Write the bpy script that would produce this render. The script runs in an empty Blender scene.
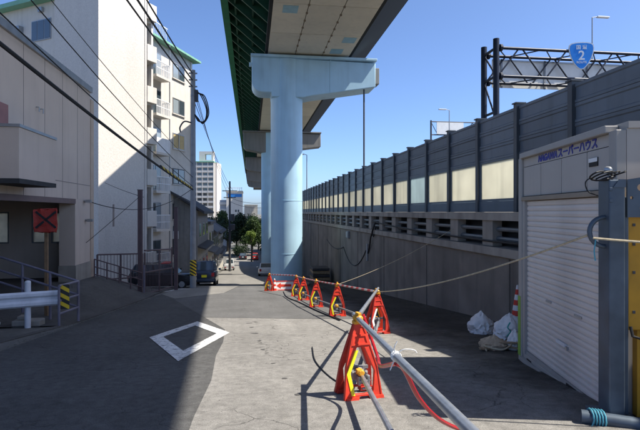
import bpy, bmesh, math, random
from mathutils import Matrix, Vector
random.seed(7)
R = math.radians
SC = bpy.context.scene
COL = SC.collection

# ------------------------------------------------------------------ camera
cam_d = bpy.data.cameras.new('camera'); cam = bpy.data.objects.new('camera', cam_d); COL.objects.link(cam)
cam.location = (0, 0, 1.5)
cam.rotation_euler = (R(90), 0, -math.atan(69/500))
cam_d.sensor_width = 36; cam_d.lens = 36*500/640
cam_d.shift_y = -3/640
cam_d.clip_start = 0.05; cam_d.clip_end = 3000
SC.camera = cam
# ------------------------------------------------------------------ world + sun
SUN = Vector((0.68, -0.19, 1.0)).normalized()
world = bpy.data.worlds.new('World'); SC.world = world; world.use_nodes = True
wn = world.node_tree.nodes; wl = world.node_tree.links
sky = wn.new('ShaderNodeTexSky'); sky.sky_type = 'NISHITA'; sky.sun_disc = False
sky.sun_elevation = math.asin(SUN.z); sky.sun_rotation = math.atan2(SUN.x, SUN.y)
sky.altitude = 0; sky.air_density = 0.6; sky.dust_density = 1.3; sky.ozone_density = 7.5
wn['Background'].inputs['Strength'].default_value = 0.15
wl.new(sky.outputs[0], wn['Background'].inputs['Color'])
sd = bpy.data.lights.new('sun', 'SUN'); sd.energy = 4.7; sd.angle = R(0.5); sd.color = (1.0, 0.94, 0.84)
so = bpy.data.objects.new('sun', sd); COL.objects.link(so)
so.rotation_euler = (-SUN).to_track_quat('-Z', 'Y').to_euler(); so.location = (30, -10, 40)
SC.view_settings.view_transform = 'Standard'; SC.view_settings.look = 'None'
SC.view_settings.exposure = 0.82; SC.view_settings.gamma = 1.0

# ------------------------------------------------------------------ materials
MATS = {}
def mat(name, col, rough=0.7, metal=0.0, var=0.12, scale=3.0, bump=0.0, bscale=40.0, spec=0.4, stretch=None, stain=0.0, translucent=0.0, alpha=None, coat=0.0, rand=0.0, sscale=1.6):
    """procedural material: base colour modulated by two octaves of object-space noise, optional streak stains and bump"""
    if name in MATS: return MATS[name]
    m = bpy.data.materials.new(name); m.use_nodes = True; MATS[name] = m
    N = m.node_tree.nodes; L = m.node_tree.links
    b = N['Principled BSDF']; out = N['Material Output']
    b.inputs['Roughness'].default_value = rough; b.inputs['Metallic'].default_value = metal
    b.inputs['Specular IOR Level'].default_value = spec
    if coat: b.inputs['Coat Weight'].default_value = coat; b.inputs['Coat Roughness'].default_value = 0.08
    geo = N.new('ShaderNodeNewGeometry')
    mp = N.new('ShaderNodeMapping'); mp.inputs['Scale'].default_value = stretch or (1, 1, 1)
    L.new(geo.outputs['Position'], mp.inputs['Vector'])
    n1 = N.new('ShaderNodeTexNoise'); n1.inputs['Scale'].default_value = scale; n1.inputs['Detail'].default_value = 6
    L.new(mp.outputs[0], n1.inputs['Vector'])
    r = N.new('ShaderNodeMapRange'); r.inputs['From Min'].default_value = 0.3; r.inputs['From Max'].default_value = 0.7
    r.inputs['To Min'].default_value = 1-var; r.inputs['To Max'].default_value = 1+var
    L.new(n1.outputs['Fac'], r.inputs['Value'])
    mul = N.new('ShaderNodeMix'); mul.data_type = 'RGBA'; mul.blend_type = 'MULTIPLY'; mul.inputs['Factor'].default_value = 1
    mul.inputs['A'].default_value = (*col, 1); L.new(r.outputs[0], mul.inputs['B'])
    last = mul.outputs['Result']
    if stain:
        mp2 = N.new('ShaderNodeMapping'); mp2.inputs['Scale'].default_value = (2.2, 2.2, 0.18)
        L.new(geo.outputs['Position'], mp2.inputs['Vector'])
        n2 = N.new('ShaderNodeTexNoise'); n2.inputs['Scale'].default_value = sscale; n2.inputs['Detail'].default_value = 5
        L.new(mp2.outputs[0], n2.inputs['Vector'])
        r2 = N.new('ShaderNodeMapRange'); r2.inputs['From Min'].default_value = 0.5; r2.inputs['From Max'].default_value = 0.75
        r2.inputs['To Min'].default_value = 1; r2.inputs['To Max'].default_value = 1-stain
        L.new(n2.outputs['Fac'], r2.inputs['Value'])
        m2 = N.new('ShaderNodeMix'); m2.data_type = 'RGBA'; m2.blend_type = 'MULTIPLY'; m2.inputs['Factor'].default_value = 1
        L.new(last, m2.inputs['A']); L.new(r2.outputs[0], m2.inputs['B']); last = m2.outputs['Result']
    if rand:
        oi = N.new('ShaderNodeObjectInfo'); ro = N.new('ShaderNodeMapRange'); ro.inputs['To Min'].default_value = 1-rand; ro.inputs['To Max'].default_value = 1+rand*.5
        L.new(oi.outputs['Random'], ro.inputs['Value'])
        m3 = N.new('ShaderNodeMix'); m3.data_type = 'RGBA'; m3.blend_type = 'MULTIPLY'; m3.inputs['Factor'].default_value = 1
        L.new(last, m3.inputs['A']); L.new(ro.outputs[0], m3.inputs['B']); last = m3.outputs['Result']
    L.new(last, b.inputs['Base Color'])
    rr = N.new('ShaderNodeMapRange'); rr.inputs['To Min'].default_value = max(0.03, rough-0.1); rr.inputs['To Max'].default_value = min(1, rough+0.1)
    L.new(n1.outputs['Fac'], rr.inputs['Value']); L.new(rr.outputs[0], b.inputs['Roughness'])
    if bump:
        nb = N.new('ShaderNodeTexNoise'); nb.inputs['Scale'].default_value = bscale; nb.inputs['Detail'].default_value = 4
        L.new(geo.outputs['Position'], nb.inputs['Vector'])
        bp = N.new('ShaderNodeBump'); bp.inputs['Strength'].default_value = bump; bp.inputs['Distance'].default_value = 0.02
        L.new(nb.outputs['Fac'], bp.inputs['Height']); L.new(bp.outputs[0], b.inputs['Normal'])
    if translucent:
        t = N.new('ShaderNodeBsdfTranslucent'); L.new(last, t.inputs['Color'])
        mx = N.new('ShaderNodeMixShader'); mx.inputs[0].default_value = translucent
        L.new(b.outputs[0], mx.inputs[1]); L.new(t.outputs[0], mx.inputs[2]); L.new(mx.outputs[0], out.inputs['Surface'])
    if alpha is not None: b.inputs['Alpha'].default_value = alpha
    return m

def ground_mat(name, col, speck, var, crack=0.0, patch=0.0, rough=0.92, wear=0.0):
    """asphalt / worn paving: aggregate speckle, large blotches, wandering cracks"""
    m = bpy.data.materials.new(name); m.use_nodes = True; MATS[name] = m
    N = m.node_tree.nodes; L = m.node_tree.links; b = N['Principled BSDF']
    b.inputs['Roughness'].default_value = rough; b.inputs['Specular IOR Level'].default_value = 0.25
    geo = N.new('ShaderNodeNewGeometry')
    def noise(s, d, rough_=0.5, vec=None):
        n = N.new('ShaderNodeTexNoise'); n.inputs['Scale'].default_value = s; n.inputs['Detail'].default_value = d; n.inputs['Roughness'].default_value = rough_
        L.new(vec or geo.outputs['Position'], n.inputs['Vector']); return n.outputs['Fac']
    def rng(v, a, b_, c, d):
        r = N.new('ShaderNodeMapRange'); r.inputs['From Min'].default_value = a; r.inputs['From Max'].default_value = b_
        r.inputs['To Min'].default_value = c; r.inputs['To Max'].default_value = d; L.new(v, r.inputs['Value']); return r.outputs[0]
    def mulv(a, b_):
        x = N.new('ShaderNodeMath'); x.operation = 'MULTIPLY'; L.new(a, x.inputs[0]); L.new(b_, x.inputs[1]); return x.outputs[0]
    fine = rng(noise(85, 3, 0.7), 0.3, 0.7, 1-speck, 1+speck)
    mid = rng(noise(9, 5, 0.6), 0.3, 0.7, 1-speck*0.6, 1+speck*0.6)
    big = rng(noise(0.55, 6, 0.6), 0.3, 0.7, 1-var, 1+var)
    v = mulv(mulv(fine, mid), big)
    # long tyre-worn streaks along the road
    mp = N.new('ShaderNodeMapping'); mp.inputs['Scale'].default_value = (1.3, 0.06, 0.06); L.new(geo.outputs['Position'], mp.inputs['Vector'])
    v = mulv(v, rng(noise(1.0, 3, 0.5, mp.outputs[0]), 0.3, 0.7, 1-var*0.7, 1+var*0.7))
    crk = None
    if crack:
        wv = N.new('ShaderNodeTexNoise'); wv.inputs['Scale'].default_value = 1.8; wv.inputs['Detail'].default_value = 4
        L.new(geo.outputs['Position'], wv.inputs['Vector'])
        ad = N.new('ShaderNodeMixRGB'); ad.blend_type = 'ADD'; ad.inputs[0].default_value = 0.55
        L.new(geo.outputs['Position'], ad.inputs[1]); L.new(wv.outputs['Color'], ad.inputs[2])
        vo = N.new('ShaderNodeTexVoronoi'); vo.feature = 'DISTANCE_TO_EDGE'; vo.inputs['Scale'].default_value = 1.05
        L.new(ad.outputs[0], vo.inputs['Vector'])
        line = rng(vo.outputs['Distance'], 0.0015, 0.010, 1, 0)
        mask = rng(noise(0.8, 3), 0.45, 0.54, 0, 1)
        crk = mulv(line, mask)
        v = mulv(v, rng(crk, 0, 1, 1, 1-crack))
    if patch:
        v = mulv(v, rng(noise(1.7, 4, 0.7), 0.60, 0.64, 1, 1-patch))
    if wear: v = mulv(v, rng(noise(11, 6, 0.75), 0.50, 0.60, 1, 1-wear))
    mul = N.new('ShaderNodeMix'); mul.data_type = 'RGBA'; mul.blend_type = 'MULTIPLY'; mul.inputs['Factor'].default_value = 1
    mul.inputs['A'].default_value = (*col, 1); L.new(v, mul.inputs['B']); L.new(mul.outputs['Result'], b.inputs['Base Color'])
    bp = N.new('ShaderNodeBump'); bp.inputs['Strength'].default_value = 0.55; bp.inputs['Distance'].default_value = 0.012
    h = noise(95, 4, 0.7)
    if crk is not None:
        sb = N.new('ShaderNodeMath'); sb.operation = 'SUBTRACT'; L.new(h, sb.inputs[0]); L.new(crk, sb.inputs[1]); h = sb.outputs[0]
    L.new(h, bp.inputs['Height']); L.new(bp.outputs[0], b.inputs['Normal'])
    return m

def striped(name, c1, c2, scale, axis=(0, 0, 1), rough=0.5):
    """two-colour warning stripes (world-space bands along axis)"""
    m = bpy.data.materials.new(name); m.use_nodes = True; MATS[name] = m
    N = m.node_tree.nodes; L = m.node_tree.links; b = N['Principled BSDF']; b.inputs['Roughness'].default_value = rough
    geo = N.new('ShaderNodeTexCoord'); d = N.new('ShaderNodeVectorMath'); d.operation = 'DOT_PRODUCT'
    d.inputs[1].default_value = Vector(axis)*scale; L.new(geo.outputs['Object'], d.inputs[0])
    fr = N.new('ShaderNodeMath'); fr.operation = 'FRACT'; L.new(d.outputs['Value'], fr.inputs[0])
    g = N.new('ShaderNodeMath'); g.operation = 'GREATER_THAN'; g.inputs[1].default_value = 0.5; L.new(fr.outputs[0], g.inputs[0])
    mx = N.new('ShaderNodeMix'); mx.data_type = 'RGBA'; mx.inputs['A'].default_value = (*c1, 1); mx.inputs['B'].default_value = (*c2, 1)
    L.new(g.outputs[0], mx.inputs['Factor']); L.new(mx.outputs['Result'], b.inputs['Base Color'])
    return m

def glass_mat(name, col, rough=0.08):
    m = bpy.data.materials.new(name); m.use_nodes = True; MATS[name] = m
    b = m.node_tree.nodes['Principled BSDF']; b.inputs['Base Color'].default_value = (*col, 1)
    b.inputs['Roughness'].default_value = rough; b.inputs['Specular IOR Level'].default_value = 0.9; b.inputs['Metallic'].default_value = 0.0
    b.inputs['Coat Weight'].default_value = 0.6; b.inputs['Coat Roughness'].default_value = 0.03
    return m

asphalt = ground_mat('asphalt', (0.088, 0.087, 0.084), 0.42, 0.16, crack=0.22)
asphalt_new = ground_mat('asphalt_patch', (0.128, 0.126, 0.122), 0.22, 0.14, crack=0.3)
paving = ground_mat('worn_paving', (0.232, 0.222, 0.204), 0.36, 0.14, crack=0.5, patch=0.12)
road_far = ground_mat('road_far', (0.22, 0.21, 0.19), 0.2, 0.12, crack=0.3)
earth = ground_mat('earth', (0.15, 0.145, 0.13), 0.3, 0.25)
lotm = ground_mat('lot', (0.10, 0.095, 0.088), 0.3, 0.2, crack=0.4)
paint_white = ground_mat('road_paint', (0.72, 0.72, 0.70), 0.25, 0.14, wear=0.6)
concrete = mat('concrete', (0.225, 0.198, 0.165), 0.9, var=0.28, scale=0.8, bump=0.25, bscale=30, stain=0.5, sscale=.55)
conc_light = mat('concrete_light', (0.36, 0.325, 0.275), 0.9, var=0.15, scale=2, bump=0.2, stain=0.35, rand=0.12, sscale=.9)
dark_void = mat('shaded_void', (0.05, 0.05, 0.05), 0.95, var=0.2)  # near black: paints the shade of openings, garage interior and balcony underside
barrier_grey = mat('barrier_grey', (0.155, 0.180, 0.205), 0.5, var=0.12, scale=1.5, stain=0.2, rand=0.2)
barrier_post = mat('barrier_post', (0.07, 0.082, 0.097), 0.45, var=0.1, rand=0.1)
barrier_rail = mat('barrier_rail', (0.13, 0.165, 0.195), 0.45, var=0.1, rand=0.12)
pane_mat = mat('barrier_pane', (0.70, 0.68, 0.58), 0.35, var=0.08, scale=0.9, translucent=0.72, stain=0.2, rand=0.28, sscale=.8)
pane_clear = mat('barrier_pane_clear', (0.55, 0.62, 0.61), 0.25, var=0.10, scale=0.9, translucent=0.72, stain=0.15)
pipe_grey = mat('louver_pipe', (0.16, 0.18, 0.19), 0.5, var=0.15, metal=0.4)
pier_blue = mat('pier_blue', (0.43, 0.64, 0.77), 0.45, var=0.07, scale=0.8, stain=0.16, sscale=.9)
pier_far = mat('pier_far', (0.23, 0.22, 0.20), 0.6, var=0.08, scale=0.8, stain=0.25)
soffit = mat('soffit_beige', (0.70, 0.64, 0.51), 0.6, var=0.06, scale=0.7, stain=0.1, rand=0.08)
soffit_seam = mat('soffit_seam', (0.22, 0.18, 0.13), 0.8)
soffit_blue = mat('soffit_blue', (0.30, 0.48, 0.55), 0.5)
deck_green = mat('deck_green', (0.010, 0.060, 0.030), 0.7, var=0.25, scale=2)
deck_green_sheet = mat('deck_green_sheet', (0.03, 0.26, 0.12), 0.5, var=0.2, scale=1.5, translucent=0.35)
deck_dark = mat('deck_dark', (0.016, 0.017, 0.016), 0.8, var=0.3)
stucco = mat('stucco_white', (0.60, 0.565, 0.515), 0.9, var=0.09, scale=11, bump=0.7, bscale=8, stain=0.07, sscale=.6)
plaster_white = mat('plaster_white', (0.62, 0.585, 0.53), 0.85, var=0.05, scale=2, stain=0.12)
beige_wall = mat('beige_wall', (0.64, 0.525, 0.43), 0.85, var=0.05, scale=0.8, stain=0.08, bump=0.15)
tan_wall = mat('tan_wall', (0.58, 0.45, 0.34), 0.85, var=0.08, stain=0.15)
seam_dark = mat('seam_dark', (0.30, 0.25, 0.22), 0.9)
mauve_steel = mat('mauve_steel', (0.115, 0.080, 0.085), 0.6, var=0.15, metal=0.0)
rail_steel = mat('rail_lavender', (0.20, 0.185, 0.235), 0.5, var=0.15)
window_glass = glass_mat('window_glass', (0.05, 0.07, 0.085))
window_pale = glass_mat('window_pale', (0.28, 0.33, 0.36), 0.2)
window_curtain = mat('window_curtain', (0.55, 0.42, 0.2), 0.6)
frame_alu = mat('frame_alu', (0.36, 0.37, 0.38), 0.4, metal=0.6)
frame_dark = mat('frame_dark', (0.06, 0.06, 0.065), 0.5)
white_metal = mat('white_metal', (0.70, 0.71, 0.72), 0.45, var=0.08, stain=0.12)
guard_white = mat('guard_white', (0.74, 0.76, 0.80), 0.45, var=0.12, stain=0.2)
green_roof = mat('green_roof', (0.20, 0.42, 0.30), 0.7, var=0.1)
roof_dark = mat('roof_dark', (0.05, 0.05, 0.055), 0.7, var=0.2)
roof_grey = mat('roof_grey', (0.13, 0.13, 0.135), 0.7, var=0.2)
house_grey = mat('house_grey', (0.24, 0.235, 0.22), 0.85, var=0.1, stain=0.3)
house_cream = mat('house_cream', (0.45, 0.42, 0.36), 0.85, var=0.1, stain=0.3)
pole_conc = mat('pole_concrete', (0.30, 0.31, 0.32), 0.8, var=0.12, stain=0.2)
black_rubber = mat('black_rubber', (0.012, 0.012, 0.013), 0.5)
cable_m = mat('cable_black', (0.015, 0.015, 0.016), 0.6)
wire_m = mat('wire_grey', (0.05, 0.05, 0.055), 0.6)
galv = mat('galvanised', (0.45, 0.47, 0.49), 0.38, metal=0.75, var=0.14, scale=14)
galv_dull = mat('galvanised_dull', (0.30, 0.31, 0.32), 0.55, metal=0.5, var=0.15, scale=10)
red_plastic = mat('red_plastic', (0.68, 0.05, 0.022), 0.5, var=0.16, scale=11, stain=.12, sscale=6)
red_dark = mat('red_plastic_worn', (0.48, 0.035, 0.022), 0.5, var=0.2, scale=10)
yellow_refl = mat('yellow_reflector', (0.88, 0.78, 0.02), 0.35, var=0.05, scale=10)
white_refl = mat('white_reflector', (0.80, 0.80, 0.78), 0.35, var=0.06, scale=10)
orange_clamp = mat('orange_clamp', (0.78, 0.36, 0.03), 0.45, var=0.15, scale=15)
hose_red = mat('hose_red', (0.40, 0.012, 0.02), 0.35, var=0.1, coat=0.3)
rope_m = mat('rope_straw', (0.48, 0.41, 0.28), 0.9, var=0.2, scale=30)
rope_white = mat('tie_white', (0.75, 0.75, 0.73), 0.7)
rope_blue = mat('rope_blue', (0.08, 0.33, 0.42), 0.7)
cont_wall = mat('container_grey', (0.47, 0.435, 0.39), 0.55, var=0.05, scale=1.5, stain=0.10)
cont_frame = mat('container_frame', (0.38, 0.36, 0.33), 0.5, var=0.06, stain=0.1)
shutter_m = mat('shutter_light', (0.70, 0.635, 0.57), 0.45, var=0.06, scale=1.2, stain=0.14, sscale=.8)
text_blue = mat('text_blue', (0.02, 0.03, 0.30), 0.5)
text_white = mat('text_white', (0.75, 0.80, 0.86), 0.4)
sign_blue = mat('sign_blue', (0.02, 0.26, 0.80), 0.4, var=0.04)
steel_blue = mat('steel_blue', (0.085, 0.112, 0.145), 0.45, var=0.2, scale=5, metal=0.3, stain=0.2)
machine_yellow = mat('machine_yellow', (0.50, 0.26, 0.02), 0.5, var=0.15, scale=4, stain=0.2)
gantry_m = mat('gantry_navy', (0.016, 0.022, 0.038), 0.45, metal=0.2)
sign_back = mat('sign_back', (0.90, 0.89, 0.84), 0.5, var=0.05, stain=0.1)
bag_white = mat('bag_white', (0.80, 0.78, 0.75), 0.55, var=0.08, scale=9, bump=0.5, bscale=18)
bag_blue = mat('bag_blue', (0.42, 0.50, 0.62), 0.5, var=0.1, scale=9, bump=0.5, bscale=18)
wood_m = mat('wood_scrap', (0.33, 0.24, 0.15), 0.85, var=0.3, scale=12)
timber = mat('sign_post_timber', (0.24, 0.15, 0.08), 0.8, var=0.2, scale=8)
bag_red = mat('bag_red', (0.34, 0.030, 0.018), 0.55, var=0.15, scale=8, bump=0.6, bscale=14)
black_tape = mat('black_tape', (0.012, 0.012, 0.014), 0.6)
bark = mat('bark', (0.09, 0.07, 0.05), 0.9, var=0.3)
leaf_dark = mat('leaf_dark', (0.022, 0.042, 0.016), 0.6, var=0.5, scale=1.2, translucent=0.25)
leaf_mid = mat('leaf_mid', (0.05, 0.085, 0.024), 0.6, var=0.45, scale=1.2, translucent=0.3)
leaf_lime = mat('leaf_lime', (0.14, 0.20, 0.03), 0.6, var=0.35, scale=2, translucent=0.35)
sticker_green = mat('green_tape', (0.22, 0.42, 0.06), 0.5)
hazard = striped('hazard_tape', (0.02, 0.02, 0.02), (0.75, 0.52, 0.02), 5.0, (0.6, 0.3, 1))
redwhite = striped('red_white_tape', (0.50, 0.04, 0.035), (0.50, 0.47, 0.45), 2.2, (0, 1, 0))
cone_stripe = striped('cone_stripe', (0.62, 0.04, 0.02), (0.75, 0.75, 0.73), 4.6, (0, 0, 1))
def car_paint(n, c): return mat('paint_'+n, c, 0.3, var=0.03, coat=0.6)

# ------------------------------------------------------------------ mesh builder
class MB:
    def __init__(s): s.v = []; s.f = []
    def add(s, vs, fs):
        o = len(s.v); s.v += [tuple(p) for p in vs]; s.f += [tuple(i+o for i in f) for f in fs]; return s
    def box(s, x0, x1, y0, y1, z0, z1, M=None):
        vs = [Vector(p) for p in ((x0,y0,z0),(x1,y0,z0),(x1,y1,z0),(x0,y1,z0),(x0,y0,z1),(x1,y0,z1),(x1,y1,z1),(x0,y1,z1))]
        if M: vs = [M @ p for p in vs]
        return s.add(vs, [(3,2,1,0),(4,5,6,7),(0,1,5,4),(1,2,6,5),(2,3,7,6),(3,0,4,7)])
    def prism(s, poly, a0, a1, fn):
        """polygon of (u,w) extruded from a0 to a1; fn(u,w,a) -> point"""
        n = len(poly)
        vs = [fn(u, w, a0) for u, w in poly]+[fn(u, w, a1) for u, w in poly]
        fs = [tuple(range(n))[::-1], tuple(range(n, 2*n))]+[(i, (i+1) % n, n+(i+1) % n, n+i) for i in range(n)]
        return s.add(vs, fs)
    def ring_prism(s, outer, inner, a0, a1, fn):
        """frame: outer and inner polygons with the same number of points"""
        n = len(outer)
        vs = [fn(u, w, a) for a in (a0, a1) for P in (outer, inner) for u, w in P]
        fs = []
        for i in range(n):
            j = (i+1) % n
            fs += [(i, n+i, n+j, j), (2*n+i, 2*n+j, 3*n+j, 3*n+i), (i, j, 2*n+j, 2*n+i), (n+i, 3*n+i, 3*n+j, n+j)]
        return s.add(vs, fs)
    def tube(s, pts, r, n=8, caps=True):
        pts = [Vector(p) for p in pts]; k = len(pts); rs = r if isinstance(r, (list, tuple)) else [r]*k
        vs = []; up = None
        for i, p in enumerate(pts):
            d = (pts[min(i+1, k-1)]-pts[max(i-1, 0)]).normalized()
            if up is None: up = Vector((0, 0, 1)) if abs(d.z) < 0.95 else Vector((1, 0, 0))
            a = d.cross(up).normalized(); bb = a.cross(d).normalized(); up = bb
            vs += [p+(a*math.cos(t)+bb*math.sin(t))*rs[i] for t in (2*math.pi*q/n for q in range(n))]
        fs = [(i*n+q, i*n+(q+1) % n, (i+1)*n+(q+1) % n, (i+1)*n+q) for i in range(k-1) for q in range(n)]
        if caps: fs += [tuple(range(n))[::-1], tuple((k-1)*n+q for q in range(n))]
        return s.add(vs, fs)
    def lathe(s, prof, c=(0, 0, 0), n=24, axis='z', cap=True):
        vs = []
        for r, h in prof:
            for q in range(n):
                t = 2*math.pi*q/n; a, b = r*math.cos(t), r*math.sin(t)
                p = {'z': (a, b, h), 'y': (a, h, b), 'x': (h, a, b)}[axis]
                vs.append((p[0]+c[0], p[1]+c[1], p[2]+c[2]))
        k = len(prof)
        fs = [(i*n+q, i*n+(q+1) % n, (i+1)*n+(q+1) % n, (i+1)*n+q) for i in range(k-1) for q in range(n)]
        if cap: fs += [tuple(range(n))[::-1], tuple((k-1)*n+q for q in range(n))]
        return s.add(vs, fs)
    def mesh(s, name, m):
        me = bpy.data.meshes.new(name); me.from_pydata(s.v, [], s.f); me.materials.append(m)
        bm = bmesh.new(); bm.from_mesh(me); bmesh.ops.recalc_face_normals(bm, faces=bm.faces); bm.to_mesh(me); bm.free()
        return me
    def build(s, name, m, parent=None, smooth=False, bevel=0.0, local=False):
        me = s.mesh(name, m)
        return link(name, me, parent, smooth, bevel, local)
def link(name, me, parent=None, smooth=False, bevel=0.0, local=False, loc=None, rz=0.0):
    o = bpy.data.objects.new(name, me); COL.objects.link(o)
    if smooth:
        for p in me.polygons: p.use_smooth = True
        try: me.set_sharp_from_angle(angle=R(38))
        except Exception: pass
    if bevel:
        b = o.modifiers.new('bevel', 'BEVEL'); b.width = bevel; b.segments = 2; b.limit_method = 'ANGLE'; b.angle_limit = R(40)
    if loc is not None: o.location = loc; o.rotation_euler = (0, 0, rz)
    if parent is not None:
        o.parent = parent
        if not local: o.matrix_parent_inverse = MW[parent.name].inverted()
        MW[o.name] = (MW[parent.name] if local else Matrix())@Matrix.LocRotScale(o.location, o.rotation_euler, None)
    else: MW[o.name] = Matrix.LocRotScale(o.location, o.rotation_euler, None)
    return o
MW = {}
def thing(name, label, cat, loc=(0, 0, 0), rz=0.0, group=None):
    o = bpy.data.objects.new(name, None); COL.objects.link(o); o.empty_display_size = 0.2
    o.location = loc; o.rotation_euler = (0, 0, rz)
    MW[o.name] = Matrix.Translation(loc)@Matrix.Rotation(rz, 4, 'Z')
    o['label'] = label; o['category'] = cat
    if group: o['group'] = group
    return o
def tag(o, label, cat, group=None):
    o['label'] = label; o['category'] = cat
    if group: o['group'] = group
    return o
def structure(o): o['kind'] = 'structure'; return o
def stuff(o): o['kind'] = 'stuff'; return o
def spline(pts, n=8):
    P = [Vector(p) for p in pts]; P = [P[0]*2-P[1]]+P+[P[-1]*2-P[-2]]; out = []
    for i in range(1, len(P)-2):
        for k in range(n):
            t = k/n; a, b_, c, d_ = P[i-1], P[i], P[i+1], P[i+2]
            out.append(.5*((2*b_)+(-a+c)*t+(2*a-5*b_+4*c-d_)*t*t+(-a+3*b_-3*c+d_)*t**3))
    out.append(P[-2]); return out
def copy_tree(o, parent=None):
    c = o.copy(); COL.objects.link(c)
    c.parent = parent
    for ch in [x for x in list(o.children)]: copy_tree(ch, c)
    return c
XYZ = lambda u, w, a: (u, w, a)
def text_mesh(body, size, extrude=0.004, bold=0.0, align='CENTER'):
    cu = bpy.data.curves.new('text', 'FONT'); cu.body = body; cu.size = size; cu.extrude = extrude; cu.offset = bold
    cu.align_x = align; cu.align_y = 'CENTER'
    o = bpy.data.objects.new('text_tmp', cu); COL.objects.link(o)
    bpy.context.view_layer.update()
    dg = bpy.context.evaluated_depsgraph_get()
    me = bpy.data.meshes.new_from_object(o.evaluated_get(dg)); bpy.data.objects.remove(o)
    return me

# ------------------------------------------------------------------ ground
def g(y):
    if y < -20: return 2.0
    if y <= 60: return -0.1*y
    if y <= 120: d = y-60; return -6-0.1*d+0.05/60*d*d
    return -9.0
YS = [-80, -40, -20]+list(range(-15, 61, 5))+list(range(64, 121, 4))+[150, 200, 300, 500, 900, 2200]
def sheet(name, xs, ys, dz, m, kind='structure'):
    """strip following the street slope; xs = (x0,x1) or functions of y"""
    b = MB(); f0, f1 = [(q if callable(q) else (lambda y, q=q: q)) for q in xs]
    y0, y1 = ys; yy = [y0]+([y for y in YS if y0+0.01 < y < y1-0.01] if name != 'verge' else [y0+.5*k for k in range(1, int((y1-y0)*2))])+[y1]
    for y in yy: b.v += [(f0(y), y, g(y)+dz), (f1(y), y, g(y)+dz)]
    b.f = [(2*i, 2*i+1, 2*i+3, 2*i+2) for i in range(len(yy)-1)]
    o = b.build(name, m); o['kind'] = kind; return o
sheet('ground', (-1500, 1500), (-80, 2200), 0.0, earth)
sheet('road', (-4.35, 5.82), (-30, 125), 0.004, asphalt)
def poly_sheet(name, pts, dz, m):
    b = MB(); b.v = [(x, y, g(y)+dz) for x, y in pts]; b.f = [tuple(range(len(pts)))]
    return structure(b.build(name, m))
# light worn paving on the right of the lane, patch of fresher asphalt across the road, worn carriageway further down
poly_sheet('pavement', [(-0.55, -12), (5.8, -12), (5.8, 12.3), (2.25, 12.7), (0.3, 13.4), (-1.25, 14.0), (-0.58, 11.4), (-0.52, 9.6), (-0.56, 8.2), (-0.50, 6.5), (-0.55, 5.0)], 0.008, paving)
poly_sheet('road_patch', [(-1.25, 14.05), (0.3, 13.45), (2.25, 12.75), (5.8, 12.35), (5.8, 25.5), (1.0, 26.0), (0.6, 33.0), (-0.6, 34.0), (-1.3, 25.0), (-3.2, 21.5)], 0.008, asphalt_new)
sheet('carriageway', (-4.3, 3.5), (34.2, 124), 0.010, road_far)
poly_sheet('road_strip', [(-4.3, 25.2), (-3.2, 21.9), (-1.34, 25.1), (-0.64, 34.1), (-4.3, 34.1)], 0.010, road_far)
dirt_shade = ground_mat('asphalt_dirt_shade', (0.078, 0.069, 0.058), 0.32, 0.3, crack=0.4, patch=0.25)  # wall-side dirt, its colour darkened further to paint in the ground shade
_N = dirt_shade.node_tree.nodes; _L = dirt_shade.node_tree.links
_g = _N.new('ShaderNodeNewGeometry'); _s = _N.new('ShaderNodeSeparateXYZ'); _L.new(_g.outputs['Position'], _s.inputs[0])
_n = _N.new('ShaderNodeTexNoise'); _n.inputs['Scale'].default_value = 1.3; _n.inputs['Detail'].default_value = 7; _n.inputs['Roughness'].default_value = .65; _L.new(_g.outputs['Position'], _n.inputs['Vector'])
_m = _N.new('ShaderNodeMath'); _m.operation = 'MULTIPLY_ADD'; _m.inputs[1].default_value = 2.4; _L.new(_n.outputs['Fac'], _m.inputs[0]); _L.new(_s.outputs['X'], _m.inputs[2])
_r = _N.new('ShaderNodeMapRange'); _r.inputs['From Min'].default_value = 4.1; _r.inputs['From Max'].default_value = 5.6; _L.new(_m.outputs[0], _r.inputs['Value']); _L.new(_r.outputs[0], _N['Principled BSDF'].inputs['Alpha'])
sheet('verge', (2.2, 5.79), (3.2, 34), 0.0125, dirt_shade)  # dark overlay: dirt plus painted shade beside wall and container, edge fades out
# diamond marking: four bars of an outlined rhombus
mk = [(-2.04, 10.5), (-1.10, 7.84), (-0.45, 10.84), (-1.36, 13.1)]
cx_, cy_ = -1.24, 10.55
inn = [(cx_+(x-cx_)*0.66, cy_+(y-cy_)*0.66) for x, y in mk]
b = MB(); b.v = [(x, y, g(y)+0.014) for x, y in mk+inn]; b.f = [(i, (i+1) % 4, 4+(i+1) % 4, 4+i) for i in range(4)]
structure(b.build('road_marking', paint_white))
b = MB()
for (x0, y0, x1, y1, w) in ((-5.0, 26.6, -3.95, 30.2, 0.14),):
    b.v += [(x0, y0, g(y0)+0.014), (x0+w, y0-0.1, g(y0)+0.014), (x1+w, y1-0.1, g(y1)+0.014), (x1, y1, g(y1)+0.014)]; b.f.append((0, 1, 2, 3))
structure(b.build('edge_line', paint_white))
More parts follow.
